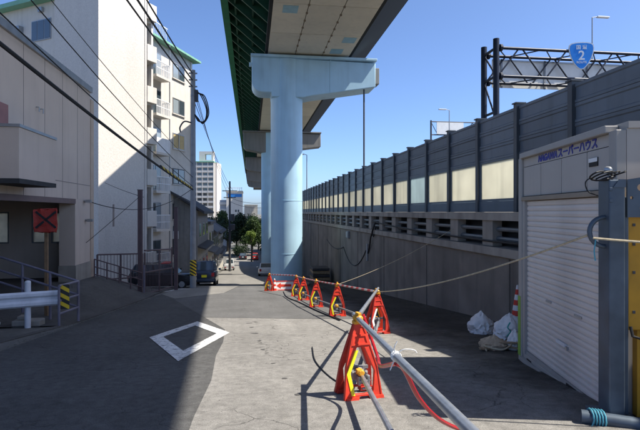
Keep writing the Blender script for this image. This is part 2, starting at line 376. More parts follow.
# tar seams and small patches on the paving
tar = mat('tar', (0.075, 0.072, 0.068), 0.8, var=0.25)
b = MB()
rt = random.Random(3)
for (x, y, l, w, a) in [(0.02, 11.6, .18, .10, .2), (0.08, 10.6, .22, .09, .1), (0.16, 9.6, .16, .07, .3), (0.2, 8.6, .14, .06, 0), (0.33, 7.4, .13, .05, .2), (0.42, 6.4, .16, .05, .25), (0.52, 5.6, .15, .05, .1), (-0.05, 12.4, .2, .09, .2)]:
    pts = [(x+rt.uniform(-.004, .004)+l*.42*math.cos(t)*(0.35+0.65*rt.random()), y+w*.9*math.sin(t)*(0.35+0.65*rt.random())) for t in (2*math.pi*k/9 for k in range(9))]
    o = len(b.v); b.v += [(px, py, g(py)+0.012) for px, py in pts]; b.f.append(tuple(range(o, o+9)))
stuff(b.build('tar_spots', tar))
# low kerb / drain edge on the left of the road
b = MB(); kp = [(-4.95, 9.2), (-4.55, 12.6), (-4.42, 14.5), (-4.45, 20), (-4.45, 24.3)]
for (xa, ya), (xb, yb) in zip(kp, kp[1:]):
    b.add([(xa-.15, ya, g(ya)-.2), (xa, ya, g(ya)-.2), (xb, yb, g(yb)-.2), (xb-.15, yb, g(yb)-.2), (xa-.15, ya, g(ya)+.032), (xa, ya, g(ya)+.022), (xb, yb, g(yb)+.022), (xb-.15, yb, g(yb)+.032)],
          [(4,5,6,7), (1,2,6,5), (3,0,4,7), (0,1,5,4), (2,3,7,6)])
structure(b.build('kerb', lotm))
# sloping forecourt between road and the beige building
b = MB(); cols = [-4.58, -5.3, -6.1, -6.95, -9.5, -14]; rows = [12.9, 14, 16, 18, 20, 22, 23.5, 25, 27, 29, 31]
def lotz(x, y):
    f = min(1, max(0, (-4.58-x)/2.2)); f = f*f*(3-2*f)
    k = 1 if y <= 23 else max(0, 1-(y-23)/7.0)
    top = max(g(y)+0.02, -1.27)
    return g(y)+0.03+(top-g(y)-0.02)*f*k
for y in rows: b.v += [(x, y, lotz(x, y)) for x in cols]
nC = len(cols)
b.f = [(r*nC+c, r*nC+c+1, (r+1)*nC+c+1, (r+1)*nC+c) for r in range(len(rows)-1) for c in range(nC-1)]
structure(b.build('forecourt', lotm, smooth=True))

# ------------------------------------------------------------------ retaining wall + noise barrier (right)
Y0, BAYS, PITCH = 0.86, 50, 2.05
Y1 = Y0+BAYS*PITCH
wall = thing('retaining_wall', 'long grey concrete retaining wall with slotted balustrade beneath the noise barrier', 'wall', (6.0, Y0, g(Y0)))
b = MB()
ys = [Y0]+[y for y in YS if Y0 < y < Y1]+[Y1]
for y in ys: b.v += [(5.80, y, g(y)-.4), (5.80, y, 0.42), (6.95, y, 0.42), (6.95, y, g(y)-.4)]
k = len(ys)
b.f = [(4*i+j, 4*i+(j+1) % 4, 4*i+4+(j+1) % 4, 4*i+4+j) for i in range(k-1) for j in range(4)]+[(0,1,2,3), tuple(4*(k-1)+j for j in (3,2,1,0))]
b.build('wall_body', concrete, wall)
def profY(poly, ya, yb): return MB().prism(poly, ya, yb, lambda u, w, a: (u, a, w))
profY([(5.80, .42), (5.70, .47), (5.70, .66), (6.6, .68), (6.6, .42)], Y0, Y1).build('sill_band', conc_light, wall)
profY([(5.72, 1.30), (5.72, 1.49), (6.70, 1.50), (6.70, 1.30)], Y0, Y1).build('coping', conc_light, wall)
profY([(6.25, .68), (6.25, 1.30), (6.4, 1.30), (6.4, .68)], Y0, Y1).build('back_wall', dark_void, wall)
col_me = MB().box(5.78, 6.02, -.27, .27, .675, 1.302).mesh('column', conc_light)
pil_me = MB().tube([(5.92, .27, 0), (5.92, PITCH-.27, 0)], 0.055, 8).mesh('pipe', pipe_grey)
for i in range(BAYS):
    y = Y0+i*PITCH+0.55
    link('column', col_me, wall, loc=(0, y, 0))
    if y+PITCH < Y1:
        for z in (0.86, 1.09): link('pipe', pil_me, wall, smooth=True, loc=(0, y, z))
# construction joints of the wall face as proud narrow pilaster strips every five metres
for i in range(18):
    y = 5.2+i*5.4
    MB().box(5.775, 5.80, y, y+.06, g(y)-.1, .42).build('joint_strip', concrete, wall)
nb = thing('noise_barrier', 'tall slate grey roadside noise barrier with cream translucent window panels', 'barrier', (6.3, Y0, 1.5))
post_me = MB().box(6.20, 6.40, -.07, .07, 1.497, 4.06).box(6.17, 6.43, -.10, .10, 4.06, 4.09).mesh('post', barrier_post)
def panel_me(z0, z1):
    m = MB(); pr = [(6.262, z0), (6.262, z0+.05), (6.285, z0+.07), (6.285, z1-.09), (6.262, z1-.07), (6.262, z1-.012), (6.338, z1-.012), (6.338, z0)]
    return m.prism(pr, .072, PITCH-.072, lambda u, w, a: (u, a, w)).mesh('panel', barrier_grey)
pan_mes = [panel_me(2.86+i*.385, 2.86+(i+1)*.385) for i in range(3)]
lowrail_me = MB().box(6.255, 6.345, .072, PITCH-.072, 1.502, 1.78).mesh('lower_rail', barrier_rail)
frame_me = MB().ring_prism([(.072, 1.785), (PITCH-.072, 1.785), (PITCH-.072, 2.855), (.072, 2.855)], [(.15, 1.84), (PITCH-.15, 1.84), (PITCH-.15, 2.80), (.15, 2.80)], 6.265, 6.335, lambda u, w, a: (a, u, w)).mesh('window_frame', barrier_rail)
pane_me = MB().box(6.294, 6.306, .15, PITCH-.15, 1.84, 2.80).mesh('pane', pane_mat)
pane_me2 = pane_me.copy(); pane_me2.materials.clear(); pane_me2.materials.append(pane_clear)
for i in range(BAYS+1):
    y = Y0+i*PITCH
    link('post', post_me, nb, loc=(0, y, 0))
    if i == BAYS: break
    for pm in pan_mes: link('panel', pm, nb, loc=(0, y, 0))
    link('lower_rail', lowrail_me, nb, loc=(0, y, 0))
    fr = link('window_frame', frame_me, nb, loc=(0, y, 0))
    p = link('pane', pane_me2 if i in (8,) else pane_me, fr, loc=(0, y, 0))
# elevated highway behind the wall
b = MB().box(6.96, 40, -30, 140, 0.3, 0.75); structure(b.build('elevated_road', asphalt))
b = MB().box(39.5, 40, -30, 140, 0.76, 1.7); tag(b.build('far_parapet', conc_light), 'low concrete parapet on the far side of the elevated highway', 'parapet')

# ------------------------------------------------------------------ viaduct
via = thing('viaduct_deck', 'overhead expressway deck with beige panelled soffit and green bracketed overhangs', 'bridge', (4, 32.6, 11.5))
DY0, DY1 = -40.0, 230.0
SX0, SX1, EL, ER = 1.04, 6.26, -1.74, 8.90      # soffit edges and outer deck edges
def longbox(x0, x1, z0, z1, name, m, y0=DY0, y1=DY1): return MB().box(x0, x1, y0, y1, z0, z1).build(name, m, via)
longbox(EL+.07, ER-.07, 14.1, 14.4, 'deck_slab', deck_dark)
longbox(SX0+.02, SX1-.02, 11.60, 14.1, 'girder', deck_dark)
longbox(EL, EL+.23, 14.402, 14.62, 'parapet', deck_green); longbox(ER-.23, ER, 14.402, 14.62, 'parapet', deck_green)
cw = (SX1-SX0)/3
sp = MB().box(.02, cw-.02, .015, 3.985, 11.52, 11.58).mesh('soffit_panel', soffit)
for j in range(50):
    y = 4.0+j*4.0
    if y > 140: break
    for c in range(3): link('soffit_panel', sp, via, loc=(SX0+c*cw, y, 0))
for x in (SX0+cw, SX0+2*cw):
    m = MB()
    for j in range(110): m.box(x-.05, x+.05, 16+j*1.0-.06, 16+j*1.0+.06, 11.46, 11.525)
    stuff(m.build('seam_bolts', soffit_seam, via))
for (x, y) in ((1.55, 24.2), (5.3, 28.2), (4.9, 30.3), (4.3, 42)):
    MB().box(x, x+.75, y, y+.9, 11.50, 11.518).build('access_panel', soffit_blue, via)
# haunch strips flanking the soffit
for x0, x1 in ((SX0-.16, SX0), (SX1, SX1+.16)): longbox(x0, x1, 11.54, 11.75, 'edge_trim', deck_dark, 4, 144)
def rib(x0, x1, m): return MB().prism([(x0, 11.62), (x1, 13.78), (x1, 14.09), (x0, 14.09)], -.07, .07, lambda u, w, a: (u, a, w)).mesh('bracket', m)
ribL = rib(SX0, EL+.2, deck_green); ribR = rib(SX1, ER-.2, deck_dark)  # right brackets repeat the left ones, deep shade painted in as near black
fasL = MB().prism([(EL, 13.6), (EL+.03, 14.4), (EL+.065, 14.4), (EL+.045, 13.6)], .01, 3.99, lambda u, w, a: (u, a, w)).mesh('fascia_panel', deck_green_sheet)
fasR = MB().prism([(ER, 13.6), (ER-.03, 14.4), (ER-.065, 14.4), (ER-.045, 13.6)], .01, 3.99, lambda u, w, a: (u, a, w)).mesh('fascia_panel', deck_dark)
rj = random.Random(4)
for j in range(64):
    y = 12+j*1.7+rj.uniform(-.12, .12)
    link('bracket', ribL, via, loc=(0, y, 0)); link('bracket', ribR, via, loc=(0, y, 0))
for j in range(50):
    y = -40+j*4
    link('fascia_panel', fasL, via, loc=(0, y, 0)); link('fascia_panel', fasR, via, loc=(0, y, 0))
MB().prism([(SX1+.17, 11.66), (ER-.06, 13.56), (ER-.06, 13.6), (SX1+.17, 11.70)], DY0, DY1, lambda u, w, a: (u, a, w)).build('closing_sheet', deck_dark, via)  # right-hand cladding, coloured near black to paint its deep shade
longbox(EL+.05, EL+.42, 13.60, 13.66, 'edge_flange', deck_green_sheet, 4, 140)
# longitudinal stringers and pipes under the overhangs
for x, z in ((-0.9, 13.35), (0.1, 12.6), (7.2, 12.6), (8.1, 13.35)):
    longbox(x-.05, x+.05, z+.02, z+.16, 'stringer', deck_green if x < 2 else deck_dark, 12, 121)

def pier(y, first, label):
    cx, r = (2.30, 1.03) if y < 90 else (3.3+(y-90)*.02, .95)
    gy = g(y) if y < 130 else -9
    t = thing('viaduct_pier', label, 'pier', (cx, y, gy), group='steel piers under the expressway')
    m = pier_blue if first else pier_far
    MB().lathe([(r, gy-.3), (r, 11.24)], (cx, y, 0), 48).build('column', pier_blue, t, smooth=True)
    # hammerhead: polygon in X-Z with rounded lower left corner and tapering right arm
    zt = 11.30
    XR = 8.02 if first else 8.6; XL = 0.05 if first else -.95
    P = [(XR, zt-.12), (XR, 9.62), (5.5, 9.2), (3.9, 8.95), (3.3, 8.80)]
    P += [(1.28, 8.80), (1.28, 9.08)] if first else [(1.28, 8.80)]
    P += [(XL+.62*(1-math.cos(R(a))), 9.08+.62*(1-math.sin(R(a)))) for a in (90, 70, 50, 30, 10, 0)][::1]
    P += [(XL, zt)]
    # order: right top -> right bottom -> along soffit to left -> up the left end
    MB().prism(P, y-.9, y+.9, lambda u, w, a: (u, a, w)).build('crossbeam', m, t, smooth=True, bevel=.05)
    MB().box(XL-.07, XR+.05, y-1.17, y+1.17, zt-.05, zt+.10).build('top_flange', m, t, bevel=.02)
    for x in (1.7, 3.0, 4.6, 5.9): MB().box(x-.3, x+.3, y-.4, y+.4, zt+.10, 11.58).build('bearing', soffit_seam, t)
    if first:
        MB().box(5.02, 5.08, y-.925, y-.90, 9.18, 11.24).build('weld_strip', m, t)
        MB().box(XR+.01, XR+.33, y-.6, y+.3, 9.9, 10.95).build('end_box', pier_far, t, bevel=.03)
        MB().box(-.12, .04, y-.9, y-.6, 10.7, 10.9).build('left_bracket', m, t)
        for zz in (-1.2, 2.2): MB().lathe([(r+.012, zz), (r+.012, zz+.05)], (cx, y, 0), 48).build('weld_ring', pier_blue, t, smooth=True)
        pl = MB().lathe([(1.5, gy-.3), (1.5, gy+.12), (1.42, gy+.16)], (cx, y, 0), 40).build('plinth', conc_light, t)
    return t
pier(32.6, True, 'pale blue steel hammerhead pier rising behind the arrow board')
for k, y in enumerate((62.5, 92.5, 122.5, 152.5)):
    pier(y, False, ['viaduct pier with a grey crossbeam standing next behind the pale blue pier', 'second viaduct pier behind the pale blue one, near the white pickup', 'viaduct pier beside the red car and the lime green tree', 'farthest viaduct pier, behind the dark trees'][k])
# drain pole from the crossbeam to the highway
tag(MB().tube([(7.32, 32.0, .75), (7.32, 32.0, 9.5)], .055, 10).build('drain_pipe', frame_dark, smooth=True), 'thin dark vertical pipe hanging from the right tip of the blue crossbeam', 'pipe')

# ------------------------------------------------------------------ buildings on the left
# beige building with garage
bb = thing('beige_building', 'low beige rendered building with an open dark garage beside the forecourt', 'building', (-9, 16, -1.25))
FX, BY0, BY1, RZ = -6.9, 8.0, 22.8, 6.75
GF = -1.27
b = MB()
def wall_piece(name, x0, x1, y0, y1, z0, z1, m=beige_wall): return MB().box(x0, x1, y0, y1, z0, z1).build(name, m, bb)
wall_piece('facade_upper', FX-.25, FX, BY0, BY1, 2.02, RZ)
wall_piece('corner_pier', FX-.6, FX, 20.95, BY1, GF+.65, 2.018)
wall_piece('pier_base', FX-.62, FX+.03, 20.93, BY1+.02, GF-.6, GF+.648, conc_light)
wall_piece('near_pier', FX-.6, FX, BY0, 9.0, GF-1.0, 2.018)
WY0, WY1 = BY1-.25, BY1
wins = [(-10.9, -10.05), (-9.15, -8.48), (-8.38, -7.72)]
wall_piece('end_wall', -14, FX-.252, WY0, WY1, -3.0, .18); wall_piece('end_wall', -14, FX-.252, WY0, WY1, 1.5, RZ)
xs_ = [-14]+[q for w in wins for q in w]+[FX-.252]
for a0, a1 in zip(xs_[::2], xs_[1::2]): wall_piece('end_wall', a0, a1, WY0, WY1, .18, 1.5)
pale = mat('frosted_pane', (.85, .80, .68), .4, translucent=.8)
for a0, a1 in wins:
    fr = MB().ring_prism([(a0, .18), (a1, .18), (a1, 1.5), (a0, 1.5)], [(a0+.05, .23), (a1-.05, .23), (a1-.05, 1.45), (a0+.05, 1.45)], WY0-.02, WY1-.05, lambda u, w, a: (u, a, w)).build('window', frame_alu, bb)
    MB().box(a0+.05, a1-.05, WY0+.08, WY0+.095, .23, 1.45).build('pane', pale, fr)
wall_piece('near_wall', -14, FX-.252, BY0, BY0+.25, -3.0, RZ)
wall_piece('tan_corner', FX-.5, FX+.02, BY1+.022, BY1+.45, -3.0, RZ-.35, tan_wall)
wall_piece('roof', -14.2, FX-.02, BY0-.1, BY1-.02, RZ, RZ+.12, roof_grey)
MB().box(FX-.03, FX+.09, BY0-.1, BY1+.05, RZ-.10, RZ+.14).build('roof_edge', frame_alu, bb)
MB().box(FX-.28, FX+.02, 9.0, 20.95, 1.83, 2.016).build('lintel', mat('lintel_brown', (0.20, 0.14, 0.125), .7), bb)
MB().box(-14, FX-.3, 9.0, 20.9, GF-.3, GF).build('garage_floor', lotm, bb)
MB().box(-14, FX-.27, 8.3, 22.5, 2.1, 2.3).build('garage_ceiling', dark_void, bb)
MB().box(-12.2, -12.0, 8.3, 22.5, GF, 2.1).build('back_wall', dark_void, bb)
# balcony box
MB().box(FX+.002, -6.0, 14.0, 16.45, 2.38, 3.72).build('balcony_parapet', beige_wall, bb)
MB().box(FX+.002, -5.96, 13.96, 16.49, 3.722, 3.80).build('parapet_cap', frame_alu, bb)
MB().box(FX+.002, -5.98, 13.98, 16.47, 2.25, 2.378).build('balcony_slab', dark_void, bb)
fr = MB().box(FX-.02, FX+.04, 13.4, 15.35, 3.85, 4.55).build('upper_window', mat('frame_pink', (.35, .16, .14), .6), bb)
for y in (10, 11.6, 13.2, 14.8, 16.4, 18.0, 19.6, 21.2): MB().box(FX, FX+.006, y-.012, y+.012, 2.02, RZ-.1).build('panel_joint', seam_dark, bb)
MB().box(FX, FX+.007, 16.5, BY1, 2.62, 2.645).build('panel_joint', seam_dark, bb)
for y, z in ((22.0, 1.95), (22.2, 1.15)):
    c = MB().tube([(FX, y, z), (FX+.16, y-.05, z)], .05, 8).box(FX+.1, FX+.3, y-.12, y+.02, z-.06, z+.06).build('wall_lamp', frame_alu, bb)
for y in (17.3, 17.62): MB().tube([(FX, y, 4.9), (FX+.1, y, 4.9), (FX+.1, y, 4.75)], .02, 6).build('vent_hook', frame_alu, bb)

# white apartment tower, turned about 32 degrees to the street
U = Vector((.53, .848, 0)); NV = Vector((.848, -.53, 0)); A0 = Vector((-9.55, 33.2, 0))
tw = thing('apartment_tower', 'white stucco apartment tower with a blank wall, stair openings and balconies beside the utility pole', 'building', tuple(A0+Vector((0, 0, -3.3))))
MT = Matrix(((U.x, -NV.x, 0, A0.x), (U.y, -NV.y, 0, A0.y), (0, 0, 1, 0), (0, 0, 0, 1)))   # local x along the facade, local y INTO the building
W0 = Vector((-7.5, 40.3, 0)); U2 = Vector((.375, .927, 0)); N2 = Vector((.927, -.375, 0))
MV = Matrix(((U2.x, -N2.x, 0, W0.x), (U2.y, -N2.y, 0, W0.y), (0, 0, 1, 0), (0, 0, 0, 1)))  # the balcony wing set further back
def tb(name, x0, x1, y0, y1, z0, z1, m, par=None, bev=0, M=None): return MB().box(x0, x1, y0, y1, z0, z1, M or MT).build(name, m, par or tw, bevel=bev)
tb('blank_wall', 0, 4.05, 0, 4.0, -4.4, 18.5, stucco)
tb('stair_shaft', 4.052, 5.0, .55, 3.9, -4.4, 17.6, plaster_white)
tb('corner_pilaster', 4.0, 4.16, -.05, .3, -4.4, 18.2, plaster_white)
tb('shaft_jamb', 4.86, 5.04, .18, .6, -4.4, 16.0, plaster_white)
for k in range(8):
    z = -2.5+k*2.95
    tb('stair_parapet', 4.165, 5.1, -.12, .2, z, z+1.15, plaster_white, bev=.02)
    tb('stair_slab', 4.165, 4.858, .2, .55, z-.12, z+.02, plaster_white)
    f = tb('stair_window', 4.3, 4.78, .50, .548, z+1.3, z+2.4, frame_dark)
    tb('pane', 4.34, 4.74, .485, .50, z+1.34, z+2.36, window_glass, f)
def wb2(name, x0, x1, y0, y1, z0, z1, m, par=None, bev=0): return tb(name, x0, x1, y0, y1, z0, z1, m, par, bev, MV)
wb2('balcony_wing', -1.5, 6.1, 0, 5.5, -4.9, 14.9, plaster_white)
b = MB(); P = [(-.62, 14.9), (-.62, 15.06), (1.0, 15.75), (1.0, 14.9)]
b.prism(P, -1.5, 6.6, lambda u, w, a: MV@Vector((a, u, w))); b.build('eave', green_roof, tw)
wb2('terrace', -1.4, 3.4, 1.2, 5.0, 15.0, 16.0, plaster_white)
m_ = MB()
for k in range(22): m_.box(-1.3+k*.22, -1.27+k*.22, .9, .93, 15.7, 17.0, MV)
m_.box(-1.35, 3.5, .89, .94, 17.0, 17.06, MV); m_.box(-1.35, 3.5, .89, .94, 15.75, 15.8, MV); m_.build('terrace_railing', white_metal, tw)
for k in range(6):
    z = -2.8+k*2.95          # storey floor level
    gl = [window_glass, window_glass, window_glass, window_curtain, window_pale, window_pale][k]
    f = MB().ring_prism([(2.75, z+.75), (4.65, z+.75), (4.65, z+2.05), (2.75, z+2.05)], [(2.82, z+.82), (4.58, z+.82), (4.58, z+1.98), (2.82, z+1.98)], -.06, .03, lambda u, w, a: MV@Vector((u, a, w))).build('window', frame_alu if k > 2 else frame_dark, tw)
    wb2('pane', 2.82, 3.68, -.030, -.012, z+.82, z+1.98, gl, f); wb2('pane', 3.72, 4.58, -.05, -.032, z+.82, z+1.98, window_glass if k != 3 else gl, f)
    wb2('mullion', 3.66, 3.74, -.07, -.051, z+.82, z+1.98, frame_alu, f)
    wb2('sill', 2.68, 4.72, -.12, -.002, z+.67, z+.745, plaster_white, f)
    f = MB().ring_prism([(-.6, z+.1), (.95, z+.1), (.95, z+2.1), (-.6, z+2.1)], [(-.53, z+.16), (.88, z+.16), (.88, z+2.04), (-.53, z+2.04)], -.06, .03, lambda u, w, a: MV@Vector((u, a, w))).build('balcony_door', frame_alu, tw)
    wb2('pane', -.53, .16, -.03, -.012, z+.16, z+2.04, window_glass, f); wb2('pane', .19, .88, -.05, -.032, z+.16, z+2.04, window_pale if k % 2 else window_glass, f)
    bl = wb2('balcony', -.9, 1.06, -.82, -.002, z-.14, z+.04, plaster_white)
    if k in (3,):
        wb2('balcony_front', -.88, 1.04, -.82, -.75, z+.04, z+1.15, white_metal, bl); wb2('balcony_side', .97, 1.04, -.745, -.07, z+.04, z+1.15, white_metal, bl)
    else:
        mm = MB()
        for q in range(14): mm.box(-.86+q*.142, -.83+q*.142, -.81, -.78, z+.04, z+1.08, MV)
        for q in range(5): mm.box(1.01, 1.04, -.72+q*.15, -.69+q*.15, z+.04, z+1.08, MV)
        mm.box(-.9, 1.06, -.82, -.76, z+1.08, z+1.14, MV).box(1.0, 1.06, -.755, -.07, z+1.08, z+1.14, MV)
        mm.box(-.9, 1.06, -.815, -.775, z+.55, z+.60, MV)
        mm.build('balcony_railing', white_metal, bl)
    wb2('balcony_post', .99, 1.05, -.81, -.75, z+1.142, z+2.80, frame_alu, bl)
wb2('air_conditioner', 2.75, 3.5, -.38, -.002, -.75, -.1, white_metal, bev=.02)
wb2('ground_shutter', 3.2, 5.6, -.06, -.002, -4.3, -1.7, mat('shutter_dim', (.25, .27, .3), .6))
wb2('drain_pipe', 5.75, 5.85, -.12, -.02, -4.5, 14.8, white_metal)
# far left wing with its own windows and eave
V = Vector((-.848, .53, 0)); A1 = A0+V*4.02
MWG = Matrix(((V.x, U.x, 0, A1.x), (V.y, U.y, 0, A1.y), (0, 0, 1, 0), (0, 0, 0, 1)))
MB().box(0, 12, .25, 4.0, -4, 15.7, MWG).build('side_wing', plaster_white, tw)
MB().box(-.02, 12.4, -.35, 4.2, 15.7, 16.0, MWG).build('side_eave', green_roof, tw)
f = MB().box(.6, 2.5, .19, .248, 13.2, 14.6, MWG).build('side_window', frame_alu, tw)
for a0, a1 in ((.66, 1.18), (1.25, 1.85), (1.92, 2.44)): MB().box(a0, a1, .17, .19, 13.26, 14.54, MWG).build('pane', window_glass, f)
MB().box(3.4, 4.1, -.1, .248, 13.9, 14.4, MWG).build('vent_hood', frame_alu, tw)
MB().box(1.3, 1.7, .05, .248, 15.1, 15.4, MWG).build('vent_hood', frame_alu, tw)
tb('drain_slit', 1.15, 1.27, -.03, .002, .55, 2.0, seam_dark)

# houses further down the street
def house(name, label, x0, x1, y0, y1, zb, zw, zr, wallm, roofm, ridge='y', floors=2, awn=True):
    t = thing(name, label, 'house', ((x0+x1)/2, (y0+y1)/2, zb))
    MB().box(x0, x1, y0, y1, zb-.5, zw).build('wall', wallm, t)
    if ridge == 'y':
        xm = (x0+x1)/2
        MB().prism([(x0-.5, zw-.15), (xm, zr), (x1+.6, zw-.25), (x1+.6, zw-.05), (xm, zr+.2), (x0-.5, zw+.05)], y0-.5, y1+.5, lambda u, w, a: (u, a, w)).build('roof', roofm, t)
        MB().prism([(x0, zw), (x1, zw), (xm, zr)], y0+.01, y1-.01, lambda u, w, a: (u, a, w)).build('gable', wallm, t)
    else:
        MB().box(x0-.2, x1+.3, y0-.2, y1+.2, zw, zw+.3).build('roof', roofm, t)
    n = max(1, int((y1-y0)/3.0)); fh = (zw-zb)/floors
    for fl in range(floors):
        for k in range(n):
            yc = y0+(k+.5)*(y1-y0)/n; z = zb+fl*fh
            f = MB().box(x1, x1+.06, yc-.75, yc+.75, z+.9, z+2.1).build('window', frame_alu, t)
            MB().box(x1+.06, x1+.075, yc-.68, yc+.68, z+.97, z+2.03).build('pane', window_glass, f)
        if fl and awn:
            MB().prism([(x1, zb+fh+.1), (x1+.7, zb+fh-.1), (x1+.7, zb+fh+.0), (x1, zb+fh+.25)], y0+.1, y1-.1, lambda u, w, a: (u, a, w)).build('awning', roofm, t)
        yc = (x0+x1)/2
    f = MB().box((x0+x1)/2-.6, (x0+x1)/2+.6, y0-.06, y0, zb+fh+.9, zb+fh+2.0).build('window', frame_alu, t)
    MB().box((x0+x1)/2-.54, (x0+x1)/2+.54, y0-.08, y0-.06, zb+fh+.96, zb+fh+1.94).build('pane', window_glass, f)
    return t
house('town_house', 'two storey grey house with dark gabled roof just behind the utility pole', -9.2, -4.45, 43, 53, g(48), 1.6, 3.2, house_grey, roof_dark)
house('town_house', 'flat roofed cream shop house between the grey gabled house and a dark roofed one', -8.5, -4.5, 54, 62, g(58), 0.2, 1, house_cream, roof_grey, 'x')
house('town_house', 'small house with weathered walls and grey gable beside the white pickup', -9.5, -4.7, 63, 74, g(68), -.9, .9, house_grey, roof_grey)
house('town_house', 'row house with cream walls past the white pickup, under the trees', -10, -5.0, 76, 92, g(84), -1.6, .2, house_cream, roof_dark)
house('town_house', 'flat white block behind the grey gabled house', -17, -10.2, 46, 60, g(50), 3.3, 4, plaster_white, green_roof, 'x', 3, False)

# distant apartment block
ab = thing('apartment_block', 'distant cream apartment block with stacked balconies and a rooftop frame', 'building', (-26, 300, -9))
MA = Matrix.Translation((-34.5, 300, 0))@Matrix.Rotation(R(-8), 4, 'Z')
MB().box(0, 15.0, 0, 12, -9, 30.5, MA).build('wall', mat('block_cream', (.72, .66, .58), .9, stain=.1), ab)
for k in range(12):
    z = -5+k*2.95
    MB().box(0, 13.2, -1.4, 0, z, z+1.25, MA).build('balcony_parapet', plaster_white, ab)
    for q in range(4):
        f = MB().box(.5+q*3.25, 3.0+q*3.25, -.12, 0, z+1.3, z+2.75, MA).build('window', window_glass, ab)
for q in range(5): MB().box(-.12+q*3.28, .16+q*3.28, -1.45, 0, -9, 30.5, MA).build('fin_wall', plaster_white, ab)
m_ = MB(); m_.ring_prism([(4.0, 30.5), (12.4, 30.5), (12.4, 37.2), (4.0, 37.2)], [(7.4, 32.2), (11.2, 32.2), (11.2, 35.6), (7.4, 35.6)], 2, 6, lambda u, w, a: MA@Vector((u, a, w))); m_.build('rooftop_frame', plaster_white, ab)
MB().box(-1, 13.6, -1.6, 12.2, 30.502, 31.1, MA).build('roof_edge', green_roof, ab)
# white block with blue band
wb = thing('white_block', 'distant white building with a bright blue band near its top', 'building', (-7, 200, -9))
MB().box(-9.6, -3.4, 200, 214, -9, 9.3).build('wall', plaster_white, wb)
MB().box(-12.3, -9.62, 202, 214, -9, 6.3).build('stair_wing', mat('block_grey', (.42, .43, .45), .9), wb)
for k in range(5): MB().box(-12.35, -9.7, 201.2, 202, -6+k*2.6, -5+k*2.6).build('balcony_parapet', plaster_white, wb)
MB().box(-8.9, -3.6, 199.9, 200, 7.4, 8.6).build('blue_band', mat('band_blue', (.03, .22, .62), .5), wb)
MB().box(-9.9, -3.2, 199.7, 214.2, 9.302, 9.9).build('parapet', plaster_white, wb)
for x, z in ((-6.2, 1.5), (-5.2, 1.5), (-6.2, -1.2), (-5.2, -1.2), (-6.2, -4), (-5.2, -4)): MB().box(x, x+.6, 199.94, 200, z, z+.9).build('window', window_glass, wb)
m_ = MB()
for q in range(9): m_.box(-9.7+q*.75, -9.55+q*.75, 200.2, 200.35, 9.9, 11.3)
m_.box(-9.7, -3.5, 200.2, 200.3, 10.9, 11.05).build('roof_sign_frame', white_metal, wb)
o = tag(MB().box(-3.0, 3.0, 232, 245, -9, 4.5).box(-3.1, 3.1, 231.9, 245.1, 4.5, 4.9).build('grey_block', house_cream), 'low far pale building glimpsed beyond the trees under the deck', 'building')
for i, (x0, x1, y, z, mm, lb) in enumerate(((-60, -36, 260, 14, house_cream, 'far cream block left of the balconied apartment block'), (14, 30, 330, 6, house_grey, 'far grey block behind the viaduct piers'))):
    t = thing('far_building', lb, 'building', ((x0+x1)/2, y, -9)); MB().box(x0, x1, y, y+12, -9, z).build('wall', mm, t)
    for k in range(int((z+7)/3)):
        for q in range(int((x1-x0)/3)): MB().box(x0+.8+q*3, x0+2.2+q*3, y-.05, y, -7+k*3, -5.6+k*3).build('window', window_glass, t)

# ------------------------------------------------------------------ trees
def tree(name, label, x, y, zb, h, rad, lm, n, seed, leaf=.34, group=None):
    rn = random.Random(seed)
    t = thing(name, label, 'tree', (x, y, zb), group=group)
    tr = MB(); tr.tube([(x, y, zb-.2), (x+.1, y, zb+h*.3), (x-.1, y+.1, zb+h*.6), (x, y, zb+h*.85)], [.22*h/7, .17*h/7, .11*h/7, .04], 8)
    cl = []
    for k in range(11):
        a = rn.uniform(0, 6.28); zz = zb+h*rn.uniform(.35, .95); rr = rad*rn.uniform(.3, .9)*(1.1-.5*(zz-zb)/h)
        c = Vector((x+rr*math.cos(a), y+rr*math.sin(a), zz)); cl.append((c, rad*rn.uniform(.32, .55)))
        tr.tube([(x, y, zb+h*rn.uniform(.25, .5)), (x*.5+c.x*.5, y*.5+c.y*.5, c.z-.4), tuple(c)], [.08*h/7, .05*h/7, .02], 6)
    tr.build('trunk', bark, t, smooth=True)
    b = MB()
    for k in range(n):
        c, s = rn.choice(cl); d = Vector((rn.gauss(0, 1), rn.gauss(0, 1), rn.gauss(0, .8)))
        p = c+d.normalized()*s*rn.random()**.45
        L_ = leaf*rn.uniform(.6, 1.3); q = Vector((rn.gauss(0, 1), rn.gauss(0, 1), rn.gauss(0, .6))).normalized()*L_; w = q.cross(Vector((rn.gauss(0, 1), rn.gauss(0, 1), rn.gauss(0, 1)))).normalized()*L_*.45
        o = len(b.v); b.v += [tuple(p-q*.5), tuple(p+w*.5), tuple(p+q*.5), tuple(p-w*.5)]; b.f.append((o, o+1, o+2, o+3))
    me = bpy.data.meshes.new('crown'); me.from_pydata(b.v, [], b.f); me.materials.append(lm)
    stuff(link('crown', me, t)); return t
G_ = 'dark trees at the end of the street'
TL = ['broad dark tree behind the far utility pole, beside the row house', 'tall dark tree in the middle of the street end, behind the dark car', 'mid green tree at the street end behind the red car', 'dark tree at the street end reaching behind the row houses', 'dark tree under the viaduct past the red car', 'tallest mid green tree, behind the others at the street end', 'low dark tree filling the gap under the viaduct', 'dark tree far behind the street end trees']
